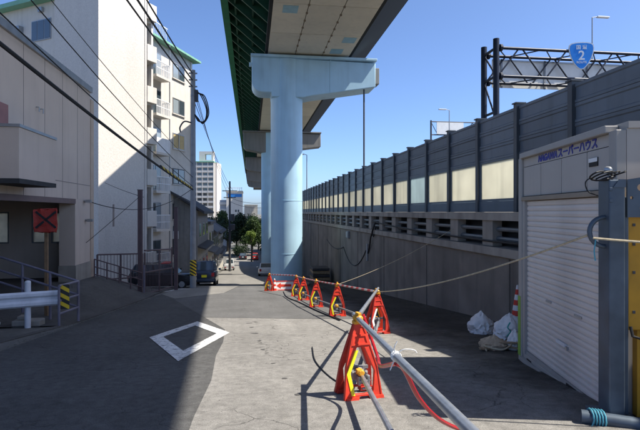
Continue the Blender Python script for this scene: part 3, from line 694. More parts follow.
for i, (x, y, h, r, mm) in enumerate(((-8.2, 117, 9.6, 3.6, leaf_dark), (-3.6, 124, 11.0, 3.8, leaf_dark), (0.2, 121, 9.8, 3.4, leaf_mid), (-13, 124, 9.0, 3.6, leaf_dark), (4.2, 130, 9.5, 3.4, leaf_dark), (-6.2, 135, 12.0, 4.0, leaf_mid), (2.0, 138, 9.0, 3.6, leaf_dark), (-1.6, 146, 11.0, 4.2, leaf_dark))):
    tree('broadleaf_tree', TL[i], x, y, -9, h*.9, r*.95, mm, 4200, 20+i, .55, G_)
tag(stuff(MB().build('hedge_tmp', leaf_dark)) if False else tree('hedge_shrub', 'low dark shrub at the foot of the street end trees', -2.2, 116.5, -9, 2.6, 2.4, leaf_dark, 1500, 61, .4), 'low dark shrub at the foot of the street end trees', 'shrub')
tree('hedge_shrub', 'dark shrub growing along the verge beside the red car', 3.4, 114, -8.9, 3.0, 2.0, leaf_dark, 1500, 62, .4)['category'] = 'shrub'
tree('young_tree', 'small sunlit lime green tree beside the red car', 0.1, 104, g(104), 6.3, 1.45, leaf_lime, 1500, 51, .34)

# ------------------------------------------------------------------ poles and wires
up = thing('utility_pole', 'grey concrete utility pole with hazard tape band and tangled cables beside the tower', 'pole', (-3.48, 31.1, g(31.1)))
PX, PY = -3.48, 31.1
MB().tube([(PX, PY, -3.5), (PX, PY, 10.1)], [.19, .13], 16).build('shaft', pole_conc, up, smooth=True)
MB().tube([(PX, PY, -2.35), (PX, PY, -1.4)], .192, 16, True).build('hazard_band', hazard, up, smooth=True)
MB().tube([(PX, PY, .1), (PX, PY, .22)], .185, 12).build('steel_band', galv_dull, up); MB().tube([(PX, PY, 8.5), (PX, PY, 8.62)], .16, 12).build('steel_band', galv_dull, up)
MB().tube(spline([(PX-.1, PY-.1, 6.9), (PX-.5, PY-.15, 6.95), (PX-.75, PY-.15, 6.6), (PX-.72, PY-.15, 6.3)]), .045, 8).build('lamp_arm', frame_dark, up, smooth=True)
m_ = MB()
for s in range(3):
    m_.tube(spline([(PX+.15, PY-.1, 8.9-.1*s), (PX+.5+.1*s, PY-.1-.05*s, 8.5), (PX+.80+.07*s, PY-.1, 7.7-.1*s), (PX+.70-.05*s, PY-.1, 7.05-.09*s), (PX+.32, PY-.1, 7.0+.08*s), (PX+.12, PY-.12, 7.4)]), .034, 7)
m_.build('cable_coil', cable_m, up, smooth=True)
MB().box(PX+.1, PX+.3, PY-.15, PY+.15, 8.2, 8.9).build('junction_box', frame_dark, up, bevel=.03)
m_ = MB()
for z in (9.9, 9.5, 9.1): m_.box(PX-.25, PX+.25, PY-.08, PY-.02, z-.04, z+.04)
m_.build('insulator_arms', galv_dull, up)
def wire(label, p0, p1, sag, r=.012, m=cable_m, n=18, name='overhead_cable', group=None, cat='cable'):
    p0, p1 = Vector(p0), Vector(p1)
    pts = [p0.lerp(p1, k/n)-Vector((0, 0, sag*4*(k/n)*(1-k/n))) for k in range(n+1)]
    o = MB().tube(pts, r, 6).build(name, m, smooth=True); return tag(o, label, cat, group)
for k in range(3):
    wire('thick twisted supply cable running from the utility pole top towards the street end', (PX-.05, PY-.1, 9.9-.4*k), (-4.55-.3*k, -8, 9.7-.35*k), .55, .035 if k != 1 else .045, group='supply cables from the pole top')
wire('heavy black telephone cable crossing in front of the beige building', (PX, PY-.12, 2.85), (-5.4, 0, 6.0), .25, .045)
wire('thin black line lashed above the heavy telephone cable', (PX, PY-.12, 3.05), (-5.6, 0, 6.9), .2, .016)
wire('thin pale wire crossing the white tower from the pole', (PX, PY-.12, 4.4), (-6.2, 2, 9.5), .5, .012, wire_m)
wire('pair wire crossing the white tower above the pale wire', (PX, PY-.12, 3.6), (-6.1, 1, 9.0), .5, .016)
wire('sagging service wire from the beige building corner to the pole', (-6.88, 22.6, 1.95), (PX, PY-.1, 2.95), .75, .018)
wire('service wire from the tall mauve post to the tower wall', (-5.0, 24.4, 2.2), (-8.9, 32.3, 3.3), .05, .014)
wire('diagonal stay wire from the tall mauve post to the building corner', (-5.1, 24.4, 2.3), (-6.88, 22.2, .2), .02, .012)
# orange and black spiral sleeve on the telephone cable near the pole
p0, p1 = Vector((PX, PY-.12, 2.9)), Vector((-5.4, 0, 6.05))
tag(MB().tube([p0.lerp(p1, t)-Vector((0, 0, .25*4*t*(1-t))) for t in (.02, .06, .1, .14, .18, .22, .26)], .065, 8).build('cable_guard', hazard, smooth=True), 'yellow and black striped guard sleeve on the telephone cable by the pole', 'cable guard')
dp = thing('utility_pole', 'far dark utility pole with crossarms in front of the trees', 'pole', (-3.15, 76, g(76)))
MB().tube([(-3.15, 76, g(76)-.2), (-3.15, 76, 6.1)], [.2, .13], 10).build('shaft', frame_dark, dp, smooth=True)
for z, w in ((4.6, 1.1), (3.6, .9)): MB().box(-3.15-w, -3.15+w, 75.8, 75.9, z, z+.12).build('crossarm', frame_dark, dp)
MB().lathe([(.35, -1.2), (.38, -.4), (.3, -.3)], (-2.75, 75.8, 0), 12).build('transformer', frame_dark, dp); MB().lathe([(.33, .2), (.33, 1.2)], (-2.75, 75.8, 0), 12).build('transformer', frame_dark, dp)
for k in range(3): wire('thin wire strung between the two utility poles', (PX, PY, 9.4-.5*k), (-3.15-.5+.5*k, 75.8, 4.7), .6, .02, group='wires between the utility poles')
for k in range(2): wire('low thin wire strung from the far pole across to the viaduct', (-3.15, 75.8, 3.7-.6*k), (1.2, 62, 2.6-.6*k), .3, .025, group='wires from the far pole')

def lamp_post(label, x, y, zb, zt, arm):
    t = thing('street_lamp', label, 'lamp', (x, y, zb))
    MB().tube([(x, y, zb), (x, y, zt)], [.09, .05], 10).build('pole', galv_dull, t, smooth=True)
    MB().tube([(x, y, zt), (x+arm*.4, y, zt+.12), (x+arm, y, zt+.14)], .035, 8).build('arm', galv_dull, t, smooth=True)
    MB().box(x+arm*.35, x+arm*1.2, y-.14, y+.14, zt+.02, zt+.17).build('lamp_head', white_metal, t, bevel=.03)
lamp_post('tall street lamp rising behind the blue route shield', 33.2, 45, .75, 20.6, 1.5)
lamp_post('distant thin street lamp behind the noise barrier beyond the gantry', 25.5, 62, .75, 14.7, -1.2)
lamp_post('street lamp just right of the blue pier above the noise barrier', 6.9, 62, .75, 8.6, -.9)

# ------------------------------------------------------------------ sign gantry
gt = thing('sign_gantry', 'dark pipe truss sign gantry over the highway behind the noise barrier', 'gantry', (13.3, 26.5, .75))
GY = (25.8, 27.25); GX0, GX1 = 13.3, 27.5
for y in GY:
    MB().tube([(GX0, y, .75), (GX0, y, 10.98)], .17, 14).build('leg', gantry_m, gt, smooth=True)
    MB().tube([(GX1, y, .75), (GX1, y, 10.98)], .17, 14).build('leg', gantry_m, gt, smooth=True)
zt, zl = 10.5, 8.95
for y in GY:
    for z in (zt, zl):
        MB().tube([(GX0, y, z), (GX1, y, z)], .085, 10).build('chord', gantry_m, gt, smooth=True)
        MB().lathe([(.17, 13.48), (.2, 13.5), (.2, 13.62), (.17, 13.64)], (0, y, z), 12, 'x').build('flange', gantry_m, gt)
n = 10; step = (GX1-GX0)/n
for y in GY:
    m_ = MB()
    for k in range(n):
        xa, xb = GX0+k*step, GX0+(k+1)*step
        MB().tube([(xa+.1, y, zl if k % 2 == 0 else zt), (xb-.1, y, zt if k % 2 == 0 else zl)], .045, 8).build('brace', gantry_m, gt, smooth=True)
for k in range(n):
    xa, xb = GX0+k*step, GX0+(k+1)*step
    for z in (zt, zl): MB().tube([(xa+.1, GY[k % 2], z), (xb-.1, GY[1-k % 2], z)], .035, 8).build('brace', gantry_m, gt, smooth=True)
for z0, z1 in ((1.5, 4), (4, 6.5), (6.5, 8.95), (8.95, 10.5)): MB().tube([(GX0, GY[0], z0), (GX0, GY[1], z1)], .05, 8).build('leg_brace', gantry_m, gt, smooth=True)
for z in (8.95, 10.5, 7.0): MB().tube([(GX0, GY[0], z), (GX0, GY[1], z)], .075, 8).build('leg_tie', gantry_m, gt, smooth=True)
sb = thing('sign_board', 'back of a large white sign board hung behind the gantry truss', 'sign', (18, 27.5, 8.9))
MB().box(13.9, 22.6, 27.42, 27.5, 8.75, 10.35).build('board', sign_back, sb)
for x in (14.4, 17.1, 19.8, 22.2): MB().box(x, x+.1, 27.36, 27.418, 8.72, 10.4).build('stiffener', galv_dull, sb)
MB().box(13.88, 22.62, 27.36, 27.416, 10.3, 10.38).build('edge_trim', galv, sb)
# route shield
rs = thing('route_shield', 'blue rounded triangular route 2 shield mounted on the gantry truss', 'sign', (18.15, 25.55, 9.6))
def shield(w, h):
    P = []
    ctrl = [(-.5, .40), (-.42, .46), (-.25, .495), (0, .505), (.25, .495), (.42, .46), (.5, .40), (.52, .28), (.49, .10), (.41, -.10), (.30, -.28), (.16, -.43), (.06, -.49), (0, -.50), (-.06, -.49), (-.16, -.43), (-.30, -.28), (-.41, -.10), (-.49, .10), (-.52, .28)]
    return [(u*w, v*h) for u, v in ctrl]
SM = Matrix.Translation((18.2, 25.55, 10.18))@Matrix.Rotation(R(-12), 4, 'Z')
fn = lambda u, w, a: SM@Vector((u, a, w))
MB().prism(shield(1.32, 1.52), 0, .05, fn).build('shield_rim', white_refl, rs); MB().prism(shield(1.22, 1.42), -.008, -.001, fn).build('shield_face', sign_blue, rs)
for body, size, dz, bold in (('2', .72, .0, .012), ('国 道', .26, .46, .004), ('ROUTE', .17, -.36, .003)):
    me = text_mesh(body, size, .004, bold); me.materials.clear(); me.materials.append(text_white)
    me.transform(SM@Matrix.Translation((0, -.014, dz))@Matrix.Rotation(R(90), 4, 'X'))
    link('lettering', me, rs)
for x in (-.3, .3): MB().box(x-.03, x+.03, .052, .2, -.3, .5, SM).build('bracket', galv_dull, rs)
# distant second gantry
sg = thing('far_gantry', 'far lattice gantry with grey sign panel beyond the near gantry legs', 'gantry', (30, 77, .75))
for x in (28.6, 38): MB().tube([(x, 77, .75), (x, 77, 16.2)], .15, 8).build('leg', frame_dark, sg, smooth=True)
MB().box(29.5, 34.0, 76.8, 76.95, 14.0, 15.9).build('sign_panel', sign_back, sg)
for z in (13.9, 16.0): MB().tube([(28.6, 77, z), (38, 77, z)], .09, 8).build('chord', frame_dark, sg)
for k in range(8): MB().tube([(28.6+k*1.17, 77.1, 13.9 if k % 2 else 16.0), (29.77+k*1.17, 77.1, 16.0 if k % 2 else 13.9)], .05, 6).build('brace', frame_dark, sg)

# ------------------------------------------------------------------ fences, gate, guard rail, X sign on the left
def rail_fence(name, label, p0, p1, z0, z1, posts, rails, m, r=.028, pr=.04, bars=0, group=None, ext=.3):
    """p0,p1 ground plan ends; z0,z1 top heights at the ends; rails = drops below the top"""
    t = thing(name, label, 'railing', (p0[0], p0[1], min(z0, z1)-1.0), group=group)
    P = lambda s, d: (p0[0]+(p1[0]-p0[0])*s, p0[1]+(p1[1]-p0[1])*s, z0+(z1-z0)*s-d)
    for d in rails: MB().tube([P(0, d), P(1, d)], r, 8).build('rail', m, t, smooth=True)
    for k in range(posts):
        s = k/(posts-1); a = P(s, 0); MB().tube([a, (a[0], a[1], a[2]-1.0-ext)], pr, 8).build('post', m, t, smooth=True)
    if bars:
        for k in range(1, bars): a = P(k/bars, rails[0]); MB().tube([a, (a[0], a[1], a[2]-(rails[-1]-rails[0]))], .012, 5).build('bar', m, t)
    return t
rail_fence('handrail', 'lavender three rail handrail climbing behind the white guard rail', (-4.50, 13.9), (-6.85, 14.6), -.32, .32, 4, (0, .36, .68), rail_steel, .03, .035)
rail_fence('handrail', 'short lavender rail returning along the kerb beside the hazard marker', (-4.50, 13.9), (-4.62, 12.9), -.32, -.30, 2, (.0, .36, .68), rail_steel, .03, .03)
rail_fence('mesh_fence', 'mauve barred fence against the foot of the white tower', (-6.95, 24.0), (-5.3, 25.6), -.45, -.55, 3, (0, 1.15), mauve_steel, .035, .045, 14)
rail_fence('handrail', 'dark mauve handrail sloping down in front of the barred fence', (-6.75, 22.9), (-5.05, 24.3), -.55, -1.35, 5, (0, .33, .66), mauve_steel, .026, .03)
gp = thing('tall_post', 'tall mauve square steel post with an open barred gate behind it', 'post', (-5.15, 24.4, g(24.4)))
MB().box(-5.25, -5.05, 24.3, 24.5, g(24.4)-.3, 2.52).build('shaft', mauve_steel, gp, bevel=.01); MB().box(-5.27, -5.03, 24.28, 24.52, 2.52, 2.55).build('cap', mauve_steel, gp)
MB().box(-5.0, -4.93, 24.33, 24.4, g(24.4)-.1, -1.0).build('ladder_rail', rail_steel, gp)
gp = thing('short_post', 'shorter mauve square steel post beside the black parked car', 'post', (-4.2, 29.1, g(29.1)))
MB().box(-4.30, -4.10, 29.0, 29.2, g(29.1)-.3, 1.75).build('shaft', mauve_steel, gp, bevel=.01); MB().box(-4.32, -4.08, 28.98, 29.22, 1.75, 1.78).build('cap', mauve_steel, gp)
gg = thing('barred_gate', 'mauve barred gate leaf between the two square posts', 'gate', (-4.9, 26.5, g(26.5)))
ga, gb_ = Vector((-5.05, 24.9, 0)), Vector((-4.35, 28.6, 0))
for z in (-2.55, -1.5, -.45): MB().tube([(ga.x, ga.y, z+(.1)), (gb_.x, gb_.y, z-.1)], .04, 8).build('rail', mauve_steel, gg)
for s in (0, .5, 1): p = ga.lerp(gb_, s); MB().tube([(p.x, p.y, -2.6), (p.x, p.y, -.45)], .04, 8).build('stile', mauve_steel, gg)
for k in range(1, 20): p = ga.lerp(gb_, k/20); MB().tube([(p.x, p.y, -2.5), (p.x, p.y, -.5)], .012, 5).build('bar', mauve_steel, gg)
# guard rail
gr = thing('guard_rail', 'white corrugated guard rail ending in a hazard striped plate', 'guard rail', (-5.7, 13.2, g(13)))
prof = [(0, .0), (.05, .04), (.05, .10), (.0, .15), (.0, .20), (.05, .25), (.05, .31), (0, .35), (-.012, .35), (.036, .31), (.036, .255), (-.012, .2), (-.012, .15), (.036, .095), (.036, .045), (-.012, .0)]
d = Vector((1.95, 0.75, 0)).normalized(); nn = Vector((d.y, -d.x, 0)); G0 = Vector((-7.2, 12.05, -.78)); GL = 2.78
def grfn(u, w, a): p = G0+d*a+nn*u; return (p.x, p.y, p.z+w*1.05-a*.055*0)
MB().prism(prof, 0, GL, grfn).build('beam', guard_white, gr, smooth=True)
for a in (.45, 2.05):
    p = G0+d*a-nn*.08; MB().tube([(p.x, p.y, -1.9), (p.x, p.y, -.18)], .07, 12).build('post', guard_white, gr, smooth=True)
    MB().lathe([(.07, -.18), (.05, -.15), (.0, -.14)], (p.x, p.y, 0), 12, cap=False).build('post_cap', guard_white, gr, smooth=True)
p = G0+d*2.84; Mh = Matrix(((d.x, nn.x, 0, p.x), (d.y, nn.y, 0, p.y), (0, 0, 1, 0), (0, 0, 0, 1)))
MB().box(-.10, .10, .055, .075, -.88, -.28, Mh).build('hazard_plate', striped('hazard_plate', (.02, .02, .02), (.75, .52, .02), 5.5, (0.55, 0.2, .9)), gr)
MB().tube([tuple(G0+d*.0+Vector((0, 0, -.25))), tuple(G0+d*1.5+Vector((0, 0, -.32)))], .03, 8).build('lower_rail', guard_white, gr)
tag(MB().box(-5.75, -5.1, 13.0, 13.35, g(13)-.2, g(13)+.16).box(-5.65, -5.45, 13.05, 13.3, g(13)+.16, g(13)+.26).build('concrete_block', conc_light, bevel=.03), 'rough concrete footing block under the guard rail end', 'block')
# X sign
xs = thing('crossed_sign', 'road sign wrapped in red cloth with a black taped cross on a timber post', 'sign', (-5.75, 14.6, -1.3))
MB().box(-5.59, -5.51, 14.55, 14.63, -1.6, 1.25).build('post', timber, xs)
bm = bmesh.new(); bmesh.ops.create_cube(bm, size=1); bmesh.ops.subdivide_edges(bm, edges=bm.edges[:], cuts=5, use_grid_fill=True)
for v in bm.verts:
    v.co.x *= .56; v.co.z *= .62; v.co.y *= .13
    v.co += Vector((random.gauss(0, .012), random.gauss(0, .014), random.gauss(0, .014)))
    if v.co.z < -.25: v.co.x *= .90
    if v.co.x < -.2 and v.co.z > .2: v.co.z -= .03
me = bpy.data.meshes.new('wrapped_face'); bm.to_mesh(me); bm.free(); me.materials.append(bag_red)
SMX = Matrix.Translation((-5.53, 14.47, 1.27))@Matrix.Rotation(R(8), 4, 'Z')
me.transform(SMX); link('wrapped_face', me, xs, smooth=True)
for a in (42, -42): MB().box(-.33, .33, -.095, -.085, -.028, .028, SMX@Matrix.Translation((.03, 0, .02))@Matrix.Rotation(R(a), 4, 'Y')).build('cross_tape', black_tape, xs)

# ------------------------------------------------------------------ vehicles
def make_car(name, label, loc, rz, kind, paint, plate='white', group=None):
    t = thing(name, label, {'truck': 'truck'}.get(kind, 'car'), loc, rz, group)
    #     L, W, belt, roof, ground clearance, cabin x: windscreen base, roof front, roof rear, tail base, hood height
    S = {'sedan': (4.4, 1.70, .90, 1.42, .20, 1.0, .35, -1.05, -1.75, .86),
         'kei':   (3.4, 1.48, .98, 1.64, .20, 1.15, .65, -1.45, -1.66, .98),
         'wagon': (3.9, 1.66, .95, 1.52, .20, 1.05, .45, -1.55, -1.9, .92),
         'truck': (3.4, 1.48, .98, 1.75, .24, 1.62, 1.25, .45, .40, .95)}[kind]
    Ln, W, belt, roof, gc, xa, xb, xc, xd, hood = S; hw = W/2; h = Ln/2
    st = [(-h, .42, belt-.1, .86), (-h+.08, gc+.1, belt, .95), (-h+.5, gc, belt+.01, 1), (-.3, gc, belt, 1), (xa if kind != 'truck' else 1.2, gc, belt-.02, 1), (h-.35, gc, hood-.06, .97), (h-.06, gc+.08, hood-.22, .92), (h, .4, hood-.34, .84)]
    if kind == 'truck': st = [(.38, gc, belt, 1), (1.2, gc, belt, 1), (h-.06, gc+.05, belt, .97), (h, .35, belt-.1, .92)]
    b = MB(); nR = 10
    for x, zb, zt, k in st:
        w = hw*k
        b.v += [(x, -w*.88, zb), (x, -w*.99, zb+.10), (x, -w, (zb+zt)*.5), (x, -w*.97, zt-.06), (x, -w*.86, zt), (x, w*.86, zt), (x, w*.97, zt-.06), (x, w, (zb+zt)*.5), (x, w*.99, zb+.10), (x, w*.88, zb)]
    b.f = [(i*nR+j, i*nR+(j+1) % nR, (i+1)*nR+(j+1) % nR, (i+1)*nR+j) for i in range(len(st)-1) for j in range(nR)]+[tuple(range(nR))[::-1], tuple((len(st)-1)*nR+j for j in range(nR))]
    body = b.build('body', paint, t, smooth=True, local=True)
    wb_, wt = hw*.90, hw*.76
    bot = [(xa, -wb_), (xa, wb_), (xd, wb_), (xd, -wb_)]; top = [(xb, -wt), (xb, wt), (xc, wt), (xc, -wt)]
    vs = [Vector((x, y, belt-.05)) for x, y in bot]+[Vector((x, y, roof)) for x, y in top]
    cb = MB().add(vs, [(0,1,5,4), (1,2,6,5), (2,3,7,6), (3,0,4,7), (4,5,6,7), (3,2,1,0)]).build('cabin', paint, t, smooth=True, bevel=.06, local=True)
    def pane(q, u0, u1, v0, v1):
        a, b_, c, d_ = [vs[i] for i in q]; n_ = (b_-a).cross(d_-a).normalized()
        cen = sum(vs, Vector())/8
        if n_.dot((a+b_+c+d_)/4-cen) < 0: n_ = -n_
        f = lambda u, v: (a.lerp(b_, u)).lerp(d_.lerp(c, u), v)
        P = [f(u0, v0), f(u1, v0), f(u1, v1), f(u0, v1)]
        MB().add([p+n_*.004 for p in P]+[p+n_*.012 for p in P], [(0,1,2,3), (4,5,6,7), (0,1,5,4), (1,2,6,5), (2,3,7,6), (3,0,4,7)]).build('window', window_glass, cb, local=True)
    pane((0, 1, 5, 4), .06, .94, .14, .92); pane((2, 3, 7, 6), .08, .92, .16, .9)
    for q in ((1, 2, 6, 5), (3, 0, 4, 7)):
        if kind == 'truck': pane(q, .1, .9, .16, .9)
        else: pane(q, .06, .49, .16, .9); pane(q, .53, .94, .16, .9)
    wr = .30 if kind in ('sedan', 'wagon') else .27
    for x in ((h-.75), -(h-.72)):
        for s in (-1, 1):
            wy = s*(hw-.10)
            w = MB().lathe([(wr*.62, -.09), (wr*.97, -.095), (wr, -.06), (wr, .06), (wr*.97, .095), (wr*.62, .09)], (x, wy, wr), 20, 'y').build('wheel', black_rubber, t, smooth=True, local=True)
            MB().lathe([(wr*.12, s*.097), (wr*.3, s*.07), (wr*.6, s*.094)], (x, wy, wr), 16, 'y').build('rim', galv, w, smooth=True, local=True)
    for s in (-1, 1):
        MB().box(h-.22, h-.03, s*hw*.72-.16, s*hw*.72+.16, hood-.34, hood-.2).build('headlight', white_refl, t, local=True, bevel=.02)
        zt_ = belt-.12
        if kind != 'truck': MB().box(-h-.01, -h+.1, s*hw*.76-.1, s*hw*.76+.1, zt_-.26, zt_).build('tail_light', mat('tail_red', (.38, .01, .01), .3), t, local=True, bevel=.015)
        MB().box(xa-.22, xa-.08, s*(hw+.1)-.08, s*(hw+.1)+.08, belt+.02, belt+.16).build('mirror', paint, t, local=True, bevel=.02)
    MB().box(-h-.025, -h-.005, -.17, .17, .55, .72).build('number_plate', yellow_refl if plate == 'yellow' else white_refl, t, local=True)
    MB().box(h+.002, h+.02, -.17, .17, .42, .58).build('number_plate', yellow_refl if plate == 'yellow' else white_refl, t, local=True)
    MB().box(-h-.03, -h+.12, -hw*.86, hw*.86, gc+.08, gc+.26).build('bumper', paint, t, local=True, bevel=.03)
    if kind == 'truck':
        MB().box(-h, .34, -hw*.99, hw*.99, .56, .64).build('cargo_floor', paint, t, local=True)
        for s in (-1, 1): MB().box(-h, .34, s*hw*.99-.03, s*hw*.99+.03, .645, .92).build('cargo_side', paint, t, local=True)
        MB().box(-h-.03, -h+.03, -hw*.95, hw*.95, .645, .92).build('tailgate', paint, t, local=True)
        MB().box(-h+.05, .5, -.35, .35, .34, .558).build('chassis', black_rubber, t, local=True)
        for s in (-1, 1): MB().box(-h-.05, -h-.031, s*.55-.1, s*.55+.1, .46, .56).build('tail_light', mat('tail_red', (.38, .01, .01), .3), t, local=True)
    return t
P_black = car_paint('black', (.012, .013, .016)); P_navy = car_paint('navy', (.035, .05, .085)); P_white = car_paint('white', (.72, .72, .71)); P_red = car_paint('red', (.45, .02, .015)); P_dark = car_paint('charcoal', (.03, .03, .034))
slope = lambda o: None
c1 = make_car('parked_car', 'black parked car with red striped roof edge nosing out beside the utility pole', (-5.35, 31.9, g(31.9)+.02), 0, 'wagon', P_black)
MB().box(-.05, .45, -.60, .60, 1.525, 1.56).build('roof_stripe', mat('stripe_red', (.5, .02, .02), .4), c1, local=True)
make_car('parked_car', 'dark navy compact car with yellow number plate parked past the utility pole', (-3.05, 35.2, g(35.2)), R(90), 'kei', P_navy, 'yellow')
make_car('pickup_truck', 'small white pickup truck parked outside the houses', (-3.35, 80, g(80)), R(90), 'truck', P_white)
make_car('parked_car', 'dark car facing away under the trees at the street end', (-1.75, 112, g(112)), R(90), 'sedan', P_dark)
make_car('parked_car', 'red car parked near the lime green tree', (0.75, 110, g(110)), R(90), 'wagon', P_red)
make_car('parked_car', 'white car half hidden by the blue pier', (1.65, 56, g(56)), R(90), 'sedan', P_white)
for o in list(COL.objects):
    if o.get('category') in ('car', 'truck') and abs(o.rotation_euler.z) > 1:
        y = o.location.y; o.rotation_euler.y = 0; s = math.atan((g(y+1)-g(y-1))/2); o.rotation_euler = (Matrix.Rotation(s, 3, 'X')@Matrix.Rotation(R(90), 3, 'Z')).to_euler()

# ------------------------------------------------------------------ barricade row
def make_barricade():
    t = thing('barricade', '', 'barricade', (0, 0, 0))
    out = [(-.055, .86), (-.105, .70), (-.20, .36), (-.235, .06), (-.245, 0), (-.13, 0), (-.10, .045), (.10, .045), (.13, 0), (.245, 0), (.235, .06), (.20, .36), (.105, .70), (.055, .86)]
    inn = [(-.015, .575), (-.045, .575), (-.158, .30), (-.128, .10), (-.115, .075), (-.10, .07), (-.06, .07), (.06, .07), (.10, .07), (.115, .075), (.128, .10), (.158, .30), (.045, .575), (.015, .575)]
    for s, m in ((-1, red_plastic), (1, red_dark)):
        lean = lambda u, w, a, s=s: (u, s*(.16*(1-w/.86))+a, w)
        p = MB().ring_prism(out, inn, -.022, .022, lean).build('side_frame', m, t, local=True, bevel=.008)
        # raised rib round the opening and the reflector chevrons
        for q, (mm, pts) in enumerate(((yellow_refl, [(-.075, .545), (-.196, .30), (-.150, .06), (-.108, .06), (-.148, .30), (-.032, .545)]), (white_refl, [(.075, .545), (.196, .30), (.150, .06), (.108, .06), (.148, .30), (.032, .545)]))):
            show = (s == -1 and q == 0) or (s == 1 and q == 1)
            if show:
                o0 = s*.024
                MB().prism(pts, o0, o0+s*.006, lean).build('reflector', mm, p, local=True)
        rim_o = [(u*.985, w*.985+.006) for u, w in out]; rim_i = [(u*.62+v_*.38, w*.62+x_*.38) for (u, w), (v_, x_) in zip(out, inn)]
        rim_m = [(u*.80+v_*.20, w*.80+x_*.20) for (u, w), (v_, x_) in zip(out, inn)]
        MB().ring_prism(rim_o, rim_m, s*.0225, s*.031, lean).build('rim', m, p, local=True)
        MB().ring_prism([(-.092, .72), (.092, .72), (.115, .60), (-.115, .60)], [(-.065, .70), (.065, .70), (.085, .62), (-.085, .62)], s*.022, s*.034, lean).build('stiffener', m, p, local=True)
        for sx in (-1, 1): MB().prism([(sx*.15-.075*1, 0), (sx*.15+.1*(1 if sx > 0 else .75), 0), (sx*.15+.09, .045), (sx*.15-.065, .045)], -.05, .05, lean).build('foot', m, p, local=True)
    MB().lathe([(.034, -.075), (.050, -.06), (.050, -.03), (.042, -.025), (.042, .015), (.052, .02), (.052, .055), (.034, .07)], (0, 0, .89), 10, 'y').box(-.065, .02, -.05, .04, .835, .87).box(.03, .075, -.03, .02, .86, .915).build('top_clamp', orange_clamp, t, local=True, bevel=.005)
    MB().box(-.02, .02, -.05, .05, .93, .965).build('clamp_bolt', orange_clamp, t, local=True, bevel=.006)
    MB().box(-.10, .05, -.06, -.02, .20, .29).box(-.02, .02, -.09, .09, .15, .34).box(.03, .10, -.1, .02, .17, .22).box(-.05, .09, -.17, -.09, .20, .225).box(.05, .085, -.17, -.1, .14, .27).box(-.06, -.03, -.16, -.1, .16, .26).box(.0, .12, -.14, -.11, .10, .125).build('lower_clamp', galv_dull, t, local=True, bevel=.008)
    MB().lathe([(.028, -.045), (.042, -.035), (.042, .0), (.033, .006), (.033, .03), (.045, .034), (.045, .05)], (-.02, -.12, .30), 8, 'y').box(-.07, .0, -.15, -.09, .30, .34).build('clamp_knob', orange_clamp, t, local=True, bevel=.004)
    MB().box(-.13, .13, -.02, .02, .30, .335, Matrix.Translation((0, .02, 0))@Matrix.Rotation(R(0), 4, 'Y')).build('hinge_bar', galv_dull, t, local=True)
    return t
BP = [(1.18, 5.45, -10), (2.57, 10.05, -16), (2.34, 13.5, 4), (2.13, 16.35, 6), (2.03, 19.4, 3), (1.96, 21.7, 8), (0.95, 26.2, 20)]
BL = ['large red A frame barricade with yellow chevron that the red hose hangs from',
      'red A frame barricade with white chevron where the straw rope is tied',
      'red A frame barricade with yellow chevron next after the roped one',
      'red A frame barricade second after the roped one, holding the striped pole',
      'red A frame barricade, one of the close pair halfway to the pier',
      'red A frame barricade, farther of the close pair halfway to the pier',
      'red A frame barricade standing left of the arrow board at the pier foot']
proto = make_barricade(); BAR = []
for i, ((x, y, a), lb) in enumerate(zip(BP, BL)):
    o = proto if i == 0 else copy_tree(proto)
    o.location = (x, y, g(y)+.012); o.rotation_euler = (0, 0, R(-a) if i else R(10)); o['label'] = lb; o['group'] = 'barricades along the pipe'; o.scale = (.93, .93, .95)
    BAR.append(o)
for ch in BAR[1].children:          # the roped one stands turned round: its white chevron faces the lens
    pass
BAR[1].rotation_euler.z += math.pi
bpy.context.view_layer.update()
tops = [Vector((x, y, g(y)+.86)) for x, y, a in BP]; lows = [Vector((x+.03, y, g(y)+.24)) for x, y, a in BP]
def pole_(label, p0, p1, r=.026, m=galv, name='steel_pipe', group=None): return tag(MB().tube([p0, p1], r, 12).build(name, m, smooth=True), label, 'pipe', group)
d0 = Vector((-.36, -3.6, .36))
pole_('upper galvanised pipe clamped on the large barricade, tied with white string', tops[0]-d0*.12, tops[0]+d0*1.75, .027)
pole_('lower galvanised pipe from the large barricade', lows[0]-d0*.06, lows[0]+d0*1.2, .025)
pole_('galvanised pipe joining the large barricade to the roped one', tops[0]+Vector((.02, .0, .05)), tops[1]+Vector((.12, .35, .02)), .025)
pole_('low galvanised pipe between the large barricade and the roped one', lows[0]+Vector((.05, 0, 0)), lows[1], .024, galv_dull)
for i in range(1, 6):
    if i < 5:
        tag(MB().tube([tops[i], tops[i+1]], .022, 10).build('striped_pole', redwhite, smooth=True), 'red and white striped pole laid across the barricade tops', 'pole', 'striped poles on the barricades')
        pole_('low grey pipe clamped between the barricades', lows[i], lows[i+1], .024, galv_dull, group='low pipes between the barricades')
tag(MB().tube([tops[5]+Vector((0, .3, 0)), tops[6]], .03, 10).build('striped_pole', redwhite, smooth=True), 'red and white striped pole running across in front of the pier', 'pole')
